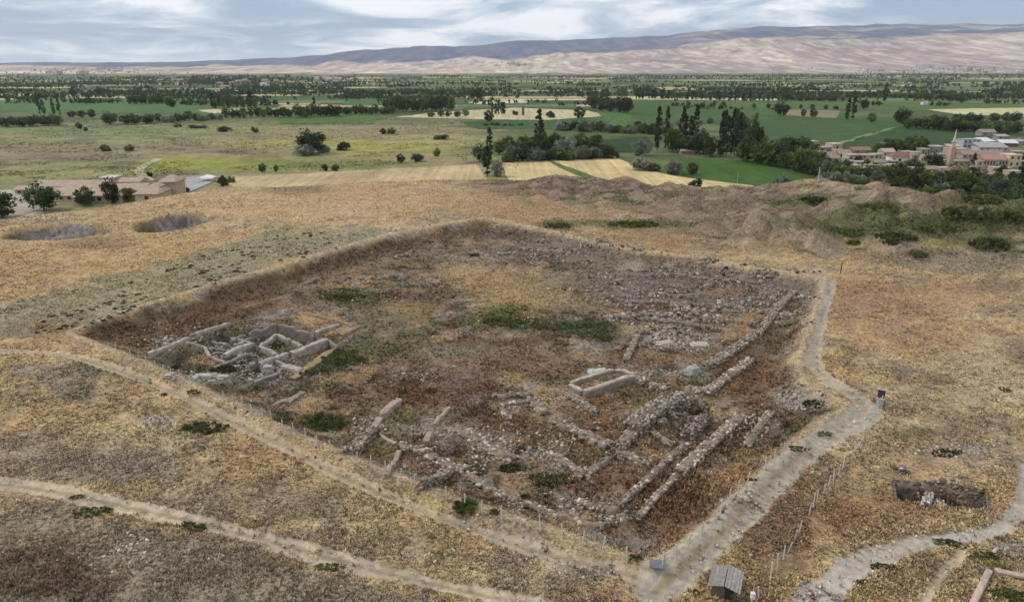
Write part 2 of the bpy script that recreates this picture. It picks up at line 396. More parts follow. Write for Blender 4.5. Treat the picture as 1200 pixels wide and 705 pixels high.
    # mound flank below the rim
    # tracks
    sh = {'site_track': C(176, 158, 132), 'dirt_track': C(184, 168, 146), 'gravel_track': C(176, 164, 144), 'footpath': C(172, 166, 158), 'trail': C(192, 170, 136)}
    for k, (d, ww, n) in track_d(x, y).items():
        m = 1 - sst(ww * .75, ww * 1.25, d + n * 1.6)
        c = np.tile(sh[k], (N, 1))
        c = mix(c, C(180, 170, 154), sst(.5, .62, n12) * .4)
        c = mix(c, C(158, 146, 130), sst(.48, .62, n4) * .6)
        if k in ('site_track', 'dirt_track'):       # grassy strip between the wheel ruts
            c = mix(c, C(136, 118, 88), (1 - sst(.15, .40, d / ww + n * .5)) * .75)
        if k == 'gravel_track':
            c = mix(c, C(138, 124, 98), np.exp(-((d / ww - .05) / .16) ** 2) * sst(.35, .55, n4) * .8); c = mix(c, C(138, 128, 100), sst(.56, .66, n1) * .5); c = mix(c, C(150, 148, 144), sst(.35, .75, 1 - np.abs(d / ww - .45) * 2.2) * .5)
        col = mix(col, c, m * .95)
    # grain
    g = fbm(x / .55, y / .55, 77, 2)
    col = mix(col, np.repeat((col @ np.array([.3, .55, .15]))[:, None], 3, 1) * np.array([1.04, 1.0, .89]), np.full(N, .12))
    col = col * (0.72 + 0.56 * g)[:, None] * (0.86 + 0.28 * n1)[:, None]
    return np.clip(col, 0.01, .8)

# ------------------------------------------------------------------ mesh helpers
def new_mesh(name, V, Fs, colours=None, smooth=False):
    """V (n,3); Fs (m,k) array or a list of them"""
    me = bpy.data.meshes.new(name)
    V = np.asarray(V, np.float32)
    Fl = Fs if isinstance(Fs, list) else [Fs]
    Fl = [np.asarray(f, np.int32) for f in Fl if len(f)]
    me.vertices.add(len(V)); me.vertices.foreach_set("co", V.ravel())
    nl = sum(f.size for f in Fl); nf = sum(len(f) for f in Fl)
    me.loops.add(nl); me.polygons.add(nf)
    me.loops.foreach_set("vertex_index", np.concatenate([f.ravel() for f in Fl]))
    tot = np.concatenate([np.full(len(f), f.shape[1], np.int32) for f in Fl])
    st = np.concatenate([[0], np.cumsum(tot)[:-1]]).astype(np.int32)
    me.polygons.foreach_set("loop_start", st)
    try: me.polygons.foreach_set("loop_total", tot)
    except Exception: pass
    if smooth: me.polygons.foreach_set("use_smooth", np.ones(nf, bool))
    me.update(calc_edges=True)
    if colours is not None:
        a = me.color_attributes.new("col", 'FLOAT_COLOR', 'POINT')
        c = np.ones((len(V), 4), np.float32); c[:, :3] = colours
        a.data.foreach_set("color", c.ravel())
    return me

def link(name, me, mat=None, parent=None, loc=None, rz=0.0, **props):
    o = bpy.data.objects.new(name, me)
    COL.objects.link(o)
    if mat is not None and me is not None and len(me.materials) == 0: me.materials.append(mat)
    if parent is not None: o.parent = parent
    if loc is not None: o.location = loc
    if rz: o.rotation_euler.z = rz
    for k, v in props.items(): o[k] = v
    return o

def thing(o, label, cat, group=None):
    o["label"] = label; o["category"] = cat
    if group: o["group"] = group
    return o

# ------------------------------------------------------------------ materials
def nodes_of(name):
    m = bpy.data.materials.new(name); m.use_nodes = True
    nt = m.node_tree; b = nt.nodes["Principled BSDF"]
    b.inputs["Specular IOR Level"].default_value = 0.12
    b.inputs["Roughness"].default_value = 0.95
    return m, nt, b

def mathn(nt, op, a, b=None, c=None):
    n = nt.nodes.new("ShaderNodeMath"); n.operation = op
    for i, v in enumerate((a, b, c)):
        if v is None: continue
        if hasattr(v, "is_linked") or hasattr(v, "node"): nt.links.new(v, n.inputs[i])
        else: n.inputs[i].default_value = v
    return n.outputs[0]

def noise(nt, scale, detail=4, rough=.55, vec=None):
    n = nt.nodes.new("ShaderNodeTexNoise"); n.inputs["Scale"].default_value = scale
    n.inputs["Detail"].default_value = detail; n.inputs["Roughness"].default_value = rough
    if vec is not None: nt.links.new(vec, n.inputs["Vector"])
    return n

def maprange(nt, v, a, b, c, d):
    n = nt.nodes.new("ShaderNodeMapRange")
    nt.links.new(v, n.inputs[0])
    for i, q in enumerate((a, b, c, d)): n.inputs[i + 1].default_value = q
    return n.outputs[0]

def scale_col(nt, colsock, fac):
    n = nt.nodes.new("ShaderNodeVectorMath"); n.operation = 'SCALE'
    nt.links.new(colsock, n.inputs[0]); nt.links.new(fac, n.inputs["Scale"])
    return n.outputs[0]

def attr_mat(name, scales=((3.0, .6, 1.4),), bump=0.0, bump_scale=3.0, rough=.95, rand=0.0):
    """albedo from the mesh's own colours, broken up by noise"""
    m, nt, b = nodes_of(name)
    at = nt.nodes.new("ShaderNodeAttribute"); at.attribute_name = "col"
    geo = nt.nodes.new("ShaderNodeNewGeometry")
    c = at.outputs["Color"]
    for s, lo, hi in scales:
        nn = noise(nt, s, 5, .6, geo.outputs["Position"])
        c = scale_col(nt, c, maprange(nt, nn.outputs["Fac"], .28, .72, lo, hi))
    if rand:
        oi = nt.nodes.new("ShaderNodeObjectInfo")
        c = scale_col(nt, c, maprange(nt, oi.outputs["Random"], 0, 1, 1 - rand, 1 + rand))
    nt.links.new(c, b.inputs["Base Color"]); b.inputs["Roughness"].default_value = rough
    if bump:
        nn = noise(nt, bump_scale, 6, .65, geo.outputs["Position"])
        bp = nt.nodes.new("ShaderNodeBump"); bp.inputs["Strength"].default_value = 1.0; bp.inputs["Distance"].default_value = bump
        nt.links.new(nn.outputs["Fac"], bp.inputs["Height"]); nt.links.new(bp.outputs["Normal"], b.inputs["Normal"])
    return m

def solid_mat(name, c, var=.25, scale=2.0, rough=.8, bump=0.0):
    m, nt, b = nodes_of(name)
    geo = nt.nodes.new("ShaderNodeTexCoord")
    rgb = nt.nodes.new("ShaderNodeRGB"); rgb.outputs[0].default_value = (*c, 1)
    nn = noise(nt, scale, 5, .6, geo.outputs["Object"])
    nt.links.new(scale_col(nt, rgb.outputs[0], maprange(nt, nn.outputs["Fac"], .3, .7, 1 - var, 1 + var)), b.inputs["Base Color"])
    b.inputs["Roughness"].default_value = rough
    if bump:
        bp = nt.nodes.new("ShaderNodeBump"); bp.inputs["Distance"].default_value = bump
        nt.links.new(nn.outputs["Fac"], bp.inputs["Height"]); nt.links.new(bp.outputs["Normal"], b.inputs["Normal"])
    return m

M_GROUND = attr_mat("dry_ground", ((2.9, .45, 1.5), (.7, .78, 1.22)), .30, 2.4)
M_TRACK = attr_mat("track_dust", ((1.6, .78, 1.2), (7, .85, 1.15)), .06, 3.0)
M_PLAIN = attr_mat("plain_ground", ((.06, .7, 1.3), (.28, .62, 1.38)))
M_HILL = attr_mat("hill_ground", ((.004, .8, 1.2),), 0)
M_WEED = attr_mat("weed_blades")
M_STONE = attr_mat("rubble_stone", ((3.0, .75, 1.25),), .04, 6.0)
M_MUD = attr_mat("mud_brick", ((1.2, .75, 1.25), (5, .8, 1.2)), .06, 4.0)
def leaf_mat():
    m = attr_mat("leaves", ((.8, .8, 1.2),), rand=.4)
    nt = m.node_tree; b = nt.nodes["Principled BSDF"]; out = nt.nodes["Material Output"]
    tr = nt.nodes.new("ShaderNodeBsdfTranslucent"); ms = nt.nodes.new("ShaderNodeMixShader"); ms.inputs[0].default_value = .38
    nt.links.new(b.inputs["Base Color"].links[0].from_socket, tr.inputs["Color"])
    nt.links.new(b.outputs[0], ms.inputs[1]); nt.links.new(tr.outputs[0], ms.inputs[2]); nt.links.new(ms.outputs[0], out.inputs["Surface"])
    return m
M_LEAF = leaf_mat()
M_BARK = solid_mat("bark", (.10, .075, .05), .3, 4, .95)
def field_mat():
    # crops: the field's own colour, drilled rows, wheel lines and uneven growth
    m = attr_mat("crop", ((.03, .80, 1.2), (.16, .84, 1.16), (.8, .82, 1.18)))
    nt = m.node_tree; b = nt.nodes["Principled BSDF"]
    geo = nt.nodes.new("ShaderNodeNewGeometry"); mp = nt.nodes.new("ShaderNodeMapping"); nt.links.new(geo.outputs["Position"], mp.inputs["Vector"])
    mp.inputs["Rotation"].default_value = (0, 0, .45); mp.inputs["Scale"].default_value = (.35, .008, .01)
    nn = noise(nt, 1.0, 3, .6, mp.outputs[0])
    src = b.inputs["Base Color"].links[0].from_socket
    nt.links.new(scale_col(nt, src, maprange(nt, nn.outputs["Fac"], .32, .68, .80, 1.18)), b.inputs["Base Color"])
    return m
M_FIELD = field_mat()

# ------------------------------------------------------------------ ground sheets
def build_mound():
    NR, NC = 660, 700
    ys = np.exp(np.linspace(math.log(13.0), math.log(475.0), NR))
    us = np.linspace(-1.42, 1.42, NC)
    Y, U = np.meshgrid(ys, us, indexing='ij')
    X = (Y + 12) * U
    x, y = X.ravel(), Y.ravel()
    z = mound(x, y)
    z = np.where(z < PLAIN - .3, PLAIN - .6, z)
    td = track_d(x, y)
    for k, (d, w, n) in td.items():
        z = z - 0.18 * (1 - sst(w * .6, w * 1.3, d))
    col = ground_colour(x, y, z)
    # bare flank
    V = np.stack([x, y, z], 1)
    idx = np.arange(NR * NC).reshape(NR, NC)
    Q = np.stack([idx[:-1, :-1], idx[:-1, 1:], idx[1:, 1:], idx[1:, :-1]], -1).reshape(-1, 4)
    keep = (z[Q].max(1) > PLAIN - .5)
    Q = Q[keep]
    owner = np.zeros(len(V), int)
    for i, (k, (d, w, n)) in enumerate(td.items()):
        owner[d + n * 1.2 < w] = i + 1
    fo = np.sort(owner[Q], 1)[:, 2]
    names = ['ground'] + list(td.keys())
    for i, nm in enumerate(names):
        q = Q[fo == i]
        if not len(q): continue
        used = np.unique(q)
        remap = np.full(len(V), -1, int); remap[used] = np.arange(len(used))
        me = new_mesh(nm, V[used], remap[q], col[used], True)
        link(nm, me, M_GROUND if i == 0 else M_TRACK, kind="structure")

def plain_colour(x, y, z):
    px, py = proj(x, y, z)
    n1 = fbm(x / 9, y / 6, 141, 4); n2 = fbm(x / 60, y / 30, 142, 4); n3 = fbm(x / 220, y / 110, 143, 4)
    nz = .5 * n2 + .5 * n3
    N = len(x)
    col = np.tile(C(78, 92, 54), (N, 1))
    col = mix(col, C(96, 104, 72), sst(.45, .6, n3))
    col = mix(col, C(60, 78, 50), sst(.5, .62, n2) * .8)
    # rough meadow on the west
    mw = sst(640, 560, px + (nz - .5) * 90) * sst(138, 150, py + (n3 - .5) * 10)
    mc = np.tile(C(132, 132, 88), (N, 1))
    mc = mix(mc, C(140, 126, 100), sst(.44, .60, n2) * .9)
    mc = mix(mc, C(112, 122, 72), sst(.5, .62, n3) * .8)
    mc = mix(mc, C(104, 96, 78), sst(.54, .66, fbm(x / 30, y / 22, 149, 5)) * .85)
    col = mix(col, mc, mw)
    def Z(*a, **k): zone(col, px, py, *a, nz, **k)
    Z(100, 178, 170, 11, C(134, 120, 100), .7); Z(60, 186, 80, 7, C(118, 106, 90), .6); Z(60, 205, 90, 8, C(134, 134, 84), .7)
    Z(270, 192, 110, 9, C(136, 138, 64), .9); Z(200, 190, 40, 8, C(138, 138, 66), .7); Z(420, 172, 120, 9, C(148, 144, 76), .7); Z(480, 182, 80, 8, C(140, 134, 84), .6); Z(270, 172, 90, 7, C(124, 116, 92), .6); Z(300, 168, 60, 4, C(148, 142, 80), .7)
    Z(380, 192, 130, 5, C(98, 112, 60), .8); Z(100, 156, 160, 6, C(106, 122, 80), .8); Z(400, 155, 160, 7, C(136, 130, 98), .7); Z(520, 165, 60, 8, C(150, 146, 98), .6)
    Z(600, 176, 60, 12, C(100, 106, 66), .6); Z(660, 158, 90, 6, C(80, 98, 56), .8)
    Z(1100, 235, 160, 20, C(84, 96, 58), .8); Z(780, 200, 60, 16, C(100, 112, 62), .6); Z(1000, 185, 120, 20, C(98, 100, 76), .6); Z(1150, 178, 80, 14, C(126, 116, 104), .7)
    Z(30, 240, 60, 22, C(128, 124, 100), .7)
    far = sst(1200, 4200, y)
    col = mix(col, C(112, 118, 88), far * sst(.45, .6, n3) * .7)
    # foothills: cover tones with sun patches and cloud shade put into the colour
    D = y
    t = sst(5000, 5600, D)
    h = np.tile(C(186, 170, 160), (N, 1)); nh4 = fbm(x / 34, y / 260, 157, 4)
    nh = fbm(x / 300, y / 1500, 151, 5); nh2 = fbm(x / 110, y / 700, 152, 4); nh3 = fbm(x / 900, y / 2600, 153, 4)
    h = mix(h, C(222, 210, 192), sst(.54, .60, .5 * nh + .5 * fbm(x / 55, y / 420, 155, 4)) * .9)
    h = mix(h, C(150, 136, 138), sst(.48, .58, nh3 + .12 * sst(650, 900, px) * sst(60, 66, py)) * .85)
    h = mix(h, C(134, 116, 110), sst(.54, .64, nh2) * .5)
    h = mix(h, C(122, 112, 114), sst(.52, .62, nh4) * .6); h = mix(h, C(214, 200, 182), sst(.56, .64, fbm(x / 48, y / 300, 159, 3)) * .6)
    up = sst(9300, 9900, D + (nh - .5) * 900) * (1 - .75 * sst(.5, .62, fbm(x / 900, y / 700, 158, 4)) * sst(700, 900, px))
    u = np.tile(C(70, 84, 118), (N, 1)); u = mix(u, C(112, 112, 128), sst(.48, .58, nh2) * .8); u = mix(u, C(84, 92, 118), sst(.5, .6, fbm(x / 60, y / 420, 156, 4)) * .7)  # upper range: cloud shade and hazy blue put into its own colour
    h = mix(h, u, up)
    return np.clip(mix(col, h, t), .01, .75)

def build_plain():
    NR, NC = 760, 560
    ys = np.exp(np.linspace(math.log(170.0), math.log(17500.0), NR))
    us = np.linspace(-1.05, 1.05, NC)
    Y, U = np.meshgrid(ys, us, indexing='ij')
    X = (Y + 60) * U
    x, y = X.ravel(), Y.ravel()
    z = hills(x, y)
    # a gentle unevenness of the valley floor
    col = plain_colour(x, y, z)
    V = np.stack([x, y, z], 1)
    idx = np.arange(NR * NC).reshape(NR, NC)
    Q = np.stack([idx[:-1, :-1], idx[:-1, 1:], idx[1:, 1:], idx[1:, :-1]], -1).reshape(-1, 4)
    fy = y[Q].mean(1)
    for nm, m, mat in (('valley_plain', fy < 5250, M_PLAIN), ('hills', fy >= 5250, M_HILL)):
        q = Q[m]; used = np.unique(q)
        remap = np.full(len(V), -1, int); remap[used] = np.arange(len(used))
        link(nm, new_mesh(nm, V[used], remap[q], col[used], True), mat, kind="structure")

build_mound()
build_plain()
# ------------------------------------------------------------------ fields in the valley
SHEETS = [0]
def sheet(name, px_poly, c, dz, jitter=.12, stripe=None, n=40):
    """a field: a subdivided sheet cut to an outline with slightly ragged edges"""
    SHEETS[0] += 1; dz = dz + SHEETS[0] * .007
    P = [np.array(WP(a, b)) for a, b in px_poly]
    out = []
    for i in range(len(P)):
        a, b = P[i], P[(i + 1) % len(P)]
        k = max(2, int(np.hypot(*(b - a)) / 12))
        k = min(k, 60)
        for j in range(k):
            q = a + (b - a) * j / k
            s = np.hypot(q[0], q[1]) / 400
            out.append(q + (rng.random(2) - .5) * 1.6 * s)
    out = np.array(out)
    cen = out.mean(0)
    V = np.column_stack([np.vstack([out, cen]), np.full(len(out) + 1, PLAIN + dz)])
    m = len(out)
    Fs = np.array([(i, (i + 1) % m, m) for i in range(m)])
    cc = np.tile(np.asarray(c), (len(V), 1)) * (1 + .12 * (rng.random((len(V), 1)) - .5))
    link(name, new_mesh(name, V, Fs, cc), M_FIELD, kind="structure")

G1 = C(68, 92, 48); G2 = C(56, 78, 44); G3 = C(82, 106, 50); G4 = C(48, 68, 40); TAN = C(188, 172, 138); WHT = C(192, 172, 128); PINK = C(176, 154, 138); LG = C(108, 124, 78)
# farther mosaic of parcels: one sheet with every parcel its own crop
def farmland():
    V, Fs, Cc = [], [], []
    D = 1080.0
    r = np.random.default_rng(21)
    pal = [(G1, 5), (G2, 4), (G3, 2.0), (G4, 2), (TAN, 2.6), (WHT, 1.8), (PINK, 1.6), (LG, 4), (C(96, 112, 84), 4)]
    pr = np.array([p[1] for p in pal]); pr = pr / pr.sum()
    while D < 5150:
        dep = D * r.uniform(.035, .085)
        x = -1.02 * (D + 60) + r.uniform(-80, 0)
        sk = r.uniform(-.25, .25)
        while x < 1.02 * (D + 60):
            w = r.uniform(70, 420) * (D / 2200) ** .3
            if r.random() < .82:
                g = 3
                x0, x1 = x + g, x + w - g
                k = r.uniform(0, .3)
                d0, d1 = D + g + dep * r.uniform(0, .25), D + dep * r.uniform(.7, .97)
                b = len(V)
                V += [(x0, d0, 0), (x1, d0 + sk * w * .15, 0), (x1 + sk * dep, d1 + sk * w * .15, 0), (x0 + sk * dep, d1, 0)]
                Fs.append((b, b + 1, b + 2, b + 3))
                c = pal[r.choice(len(pal), p=pr)][0] * r.uniform(.85, 1.12)
                Cc += [c] * 4
            x += w
        D += dep
    V = np.array(V, float); V[:, 2] = PLAIN + .12
    link('farmland', new_mesh('farmland', V, np.array(Fs), np.array(Cc)), M_FIELD, kind="structure")
farmland()
sheet('green_field', [(735, 150), (742, 116), (960, 117), (1000, 138), (880, 141)], C(66, 90, 46), .20)
sheet('green_field', [(795, 118), (1000, 119), (1190, 121), (1195, 127), (1080, 129), (800, 126)], C(76, 98, 52), .24)
sheet('crop_field', [(886, 141), (1000, 139), (1130, 147), (1200, 152), (1200, 160), (1060, 158), (985, 168), (905, 172), (868, 160)], C(62, 86, 50), .26)
sheet('crop_field', [(990, 168), (1052, 150), (1150, 153), (1165, 166), (1150, 176), (1050, 180), (960, 184), (940, 178)], C(54, 76, 44), .30)
sheet('farm_track', [(978, 168.5), (1046, 149.5), (1052, 149.5), (986, 169.5)], C(120, 138, 90), .34)
sheet('hay_meadow', [(795, 186), (905, 189), (962, 206), (965, 222), (880, 222), (800, 206)], C(64, 92, 40), .22)
sheet('dark_crop_field', [(688, 166), (758, 160), (766, 170), (760, 180), (705, 177)], C(44, 64, 38), .26)
sheet('wheat_field', [(588, 191), (637, 187.5), (700, 214), (690, 226), (600, 226)], WHT, .22)
sheet('wheat_field', [(642, 187), (722, 184), (745, 196), (790, 207), (884, 218), (880, 226), (760, 226), (702, 213)], WHT * 1.02, .22)
sheet('field_margin', [(637, 187.5), (642, 187), (716, 214.5), (696, 215.5)], C(92, 108, 58), .28)
sheet('stubble_field', [(270, 208), (420, 200), (558, 193), (565, 204), (575, 219), (280, 226), (262, 220)], C(178, 158, 122), .22)
sheet('fallow_field', [(462, 137.5), (520, 131), (604, 126.5), (690, 130), (712, 136), (640, 141), (560, 140)], C(182, 170, 134), .20)
sheet('fallow_field', [(548, 120), (612, 117.5), (622, 120.5), (556, 122.5)], C(192, 186, 158), .24)
sheet('fallow_field', [(1086, 128.5), (1200, 126.5), (1240, 130), (1240, 139), (1120, 134)], C(182, 180, 136), .28)
sheet('fallow_field', [(742, 113.5), (912, 116), (912, 118), (740, 117)], C(186, 178, 150), .26)
sheet('fallow_field', [(920, 128), (985, 130), (980, 139), (915, 136)], C(124, 116, 92), .28)
sheet('crop_field', [(600, 139), (700, 140), (712, 150), (560, 152), (540, 143)], C(62, 88, 50), .16)
sheet('green_field', [(700, 131), (742, 124), (738, 150), (716, 150)], C(74, 104, 54), .16)
sheet('green_field', [(328, 137), (430, 133), (455, 139), (420, 144), (330, 146)], C(76, 104, 48), .16)
sheet('green_field', [(60, 116), (240, 115), (330, 124), (300, 133), (80, 133), (0, 130), (-20, 118)], C(76, 104, 60), .16)
sheet('green_field', [(405, 116), (452, 115), (450, 124), (400, 124)], C(72, 104, 58), .22)
sheet('fallow_field', [(-30, 110), (75, 111), (150, 113.5), (150, 115.5), (-30, 114)], C(176, 164, 138), .22)
sheet('fallow_field', [(230, 129.5), (292, 126), (300, 131), (250, 133.5)], C(186, 178, 148), .22)
# a lane through the meadow and the paved yards by the building
def ribbon(name, pl, w, c, dz):
    P = np.array(smooth_line([WP(a, b) for a, b in pl], 5))
    t = np.gradient(P, axis=0); t /= np.linalg.norm(t, axis=1)[:, None]
    nn = np.stack([-t[:, 1], t[:, 0]], 1) * (w / 2)
    V = np.vstack([np.column_stack([P + nn, np.full(len(P), PLAIN + dz)]), np.column_stack([P - nn, np.full(len(P), PLAIN + dz)])])
    m = len(P)
    Fs = np.array([(i, i + m, i + 1 + m, i + 1) for i in range(m - 1)])
    link(name, new_mesh(name, V, Fs, np.tile(np.asarray(c), (len(V), 1))), M_FIELD, kind="structure")
ribbon('meadow_lane', [(186, 186), (180, 190), (168, 195), (163, 201), (167, 206), (176, 212)], 5.5, C(172, 164, 144), .2)
sheet('parking_lot', [(196, 216), (212, 209), (244, 206), (250, 214), (222, 226), (196, 232)], C(160, 160, 162), .2)
sheet('paved_yard', [(-40, 226), (26, 222), (42, 238), (56, 256), (-40, 262)], C(166, 158, 148), .2)

# ------------------------------------------------------------------ trees
def leaf_cloud(r, clumps, per, spread, size, tint=(.62, 1.35), base=(1, 1, 1)):
    """leaf-sized quads gathered in clumps; returns V, F, tint"""
    clumps = np.asarray(clumps, float)
    k = len(clumps); n = k * per
    cen = np.repeat(clumps[:, :3], per, 0)
    rad = np.repeat(clumps[:, 3], per)[:, None]
    d = r.normal(size=(n, 3)); d /= np.linalg.norm(d, axis=1)[:, None]
    p = cen + d * rad * (r.random((n, 1)) ** .45) * spread
    a = r.normal(size=(n, 3)); a /= np.linalg.norm(a, axis=1)[:, None]
    b = np.cross(a, r.normal(size=(n, 3))); b /= np.linalg.norm(b, axis=1)[:, None]
    s = size * r.uniform(.6, 1.3, (n, 1))
    V = np.stack([p - a * s, p + b * s * .7, p + a * s, p - b * s * .7], 1).reshape(-1, 3)
    Fq = np.arange(n * 4).reshape(n, 4)
    ct = np.repeat(r.uniform(tint[0], tint[1], k), per) * r.uniform(.8, 1.2, n)
    return V, Fq, np.repeat(ct, 4)

def crown_mesh(name, r, clumps, per, spread, size, c, tint=(.62, 1.35)):
    V, Fq, t = leaf_cloud(r, clumps, per, spread, size, tint)
    return new_mesh(name, V, Fq, np.clip(np.outer(t, c), 0, .6))

def trunk_mesh(name, r, h, rad, limbs=5, spread=2.0, top=None):
    V, Fs = [], []
    def tube(p, q, r0, r1, n=6):
        p, q = np.array(p, float), np.array(q, float)
        d = q - p; d /= np.linalg.norm(d)
        u = np.cross(d, [0.3, 0.5, 0.8]); u /= np.linalg.norm(u); v = np.cross(d, u)
        b = len(V)
        for c_, rr in ((p, r0), (q, r1)):
            for i in range(n):
                a = 2 * PI * i / n
                V.append(c_ + (u * math.cos(a) + v * math.sin(a)) * rr)
        for i in range(n):
            j = (i + 1) % n
            Fs.append((b + i, b + j, b + n + j, b + n + i))
    tube((0, 0, -1.0), (0.1, 0, h * .55), rad, rad * .75)
    tube((.1, 0, h * .55), (0, .1, h), rad * .75, rad * .35)
    for i in range(limbs):
        a = i * 2.4 + r.random(); z0 = h * r.uniform(.45, .95)
        tube((0, 0, z0), (math.cos(a) * spread, math.sin(a) * spread, z0 + spread * r.uniform(.5, 1.1)), rad * .4, rad * .12, 5)
    return new_mesh(name, np.array(V), np.array(Fs))

def dome(r, n, rx, rz, z0, cr, fill=.75):
    out = []
    while len(out) < n:
        p = r.uniform(-1, 1, 3)
        q = np.linalg.norm(p)
        if q > 1 or q < fill * r.random(): continue
        rr = rx * (1.0 if p[2] < .2 else 1 - .35 * (p[2] - .2))
        out.append((p[0] * rr, p[1] * rr, z0 + (p[2] + 1) * .5 * rz, cr * r.uniform(.7, 1.3)))
    return out

FOL_D = C(68, 84, 56); FOL_M = C(100, 114, 62); FOL_P = C(62, 78, 52); FOL_S = C(140, 148, 134); FOL_O = C(104, 114, 80)
def tree_protos():
    T = {}
    r = np.random.default_rng(3)
    for kind in ('round', 'poplar', 'silver', 'bush', 'conifer'):
        T[kind] = []
        for v in range(3):
            nm = kind
            if kind == 'round':      # 10 m high, 9 m wide
                cl = dome(r, 50, 4.0, 8.4, .9, 1.25); c = (FOL_D, FOL_M, C(86, 98, 62))[v]
                me = crown_mesh('crown', r, cl, 34, 1.0, .40, c, (.5, 1.5)); tr = trunk_mesh('trunk', r, 5.2, .28, 6, 2.0)
            elif kind == 'poplar':   # 20 m high, 4 m wide
                cl = []
                for i in range(46):
                    h = r.random() ** .9
                    w = 1.9 * math.sin(PI * min(.96, .12 + h * .86)) ** .7 * (.9 if v else 1.1)
                    a = r.random() * 6.3; q = w * r.random() ** .5
                    cl.append((math.cos(a) * q, math.sin(a) * q, 1.6 + h * 17.6, .85 * r.uniform(.7, 1.2)))
                me = crown_mesh('crown', r, cl, 34, 1.15, .42, (FOL_P, FOL_P * .9, FOL_D)[v], (.7, 1.25)); tr = trunk_mesh('trunk', r, 14, .3, 3, .8)
            elif kind == 'silver':   # 6 m high, 8 m wide
                cl = dome(r, 38, 3.6, 5.5, -.1, 1.2); 
                me = crown_mesh('crown', r, cl, 44, 1.0, .36, (FOL_S, FOL_S * .85, FOL_O)[v], (.6, 1.3)); tr = trunk_mesh('trunk', r, 3, .2, 6, 1.8)
            elif kind == 'bush':     # 4 m high, 6 m wide
                cl = dome(r, 24, 2.6, 3.8, -.2, 1.0)
                me = crown_mesh('foliage', r, cl, 40, 1.0, .32, (FOL_D, FOL_M, FOL_D * 1.1)[v]); tr = trunk_mesh('stem', r, 1.6, .12, 6, 1.2)
            else:                    # 18 m high, 8 m wide, pointed
                cl = []
                for i in range(60):
                    h = r.random() ** 1.2
                    w = 4.2 * (1 - h) ** .8 * (.6 + .4 * min(1, h * 5))
                    a = r.random() * 6.3; q = w * r.random() ** .5
                    cl.append((math.cos(a) * q, math.sin(a) * q, 1.2 + h * 16.2, 1.0 * r.uniform(.7, 1.2) * (1.1 - .5 * h)))
                me = crown_mesh('crown', r, cl, 34, 1.1, .42, FOL_P, (.65, 1.2)); tr = trunk_mesh('trunk', r, 12, .35, 6, 1.4)
            me.materials.append(M_LEAF); tr.materials.append(M_BARK)
            T[kind].append((me, tr))
    return T
PROTO = tree_protos()
SIZE = {'round': (10.0, 9.6), 'poplar': (20.0, 4.6), 'silver': (6.2, 9.0), 'bush': (4.0, 6.6), 'conifer': (18.4, 8.6)}
NAMES = {'round': ('broadleaf_tree', 'tree'), 'poplar': ('poplar_tree', 'poplar'), 'silver': ('silvery_tree', 'tree'), 'bush': ('bush', 'bush'), 'conifer': ('pointed_tree', 'tree')}
N_TREE = [0]
def tree(kind, px, py, hpx, wpx, label, group=None, z=PLAIN, var=None):
    """a tree whose foot stands on the valley floor at photo pixel (px, py); size in photo pixels"""
    x, y = flat(px, py, z)
    m = pxm(x, y, z)
    H, Wd = hpx * m * 1.02, (wpx or hpx * SIZE[kind][1] / SIZE[kind][0]) * m
    me, tr = PROTO[kind][N_TREE[0] % 3 if var is None else var]
    N_TREE[0] += 1
    nm, cat = NAMES[kind]
    root = link(nm, None)
    root.location = (x, y, z - .05)
    root.scale = (Wd / SIZE[kind][1], Wd / SIZE[kind][1], H / SIZE[kind][0])
    root.rotation_euler.z = random.uniform(0, 6.28)
    thing(root, label, cat, group)
    link(me.name.split('.')[0], me, None, root); link(tr.name.split('.')[0], tr, None, root)
    return root

def row(kind, p0, p1, n, h, label, group, w=None, jy=1.0, jh=.22, kinds=None):
    for i in range(n):
        t = (i + random.uniform(.2, .8)) / n
        hh = h * random.uniform(1 - jh, 1 + jh)
        k = random.choice(kinds) if kinds else kind
        if k == 'silver': hh *= .8
        if k == 'bush': hh *= .7
        tree(k, p0[0] + (p1[0] - p0[0]) * t, p0[1] + (p1[1] - p0[1]) * t + random.uniform(-jy, jy), hh, w, label, group)

# round the long tan-roofed building at the mound's foot
tree('round', 52, 247, 34, 42, 'broadest dark tree in front of the tan-roofed building')
tree('round', 3, 256, 32, 40, 'dark tree by the pale paved yard, cut by the picture edge')
tree('round', 101, 241, 23, 25, 'compact dark tree before the long tan roof, beside two thin poles')
tree('round', 131, 239, 32, 21, 'tall dark tree hiding the white-trimmed roof turret')
tree('round', 151, 236, 17, 18, 'low dark tree against the big hipped roof')
tree('bush', 217, 226, 7, 14, 'small dark bush at the near edge of the grey parking lot')
tree('bush', 262, 218, 13, 15, 'dark green bush where the parking lot meets the stubble field')
tree('bush', 271, 214, 8, 12, 'low bush beside the corner of the pale stubble field')
tree('bush', 176, 207, 7, 7, 'small bush beside the pale meadow lane')
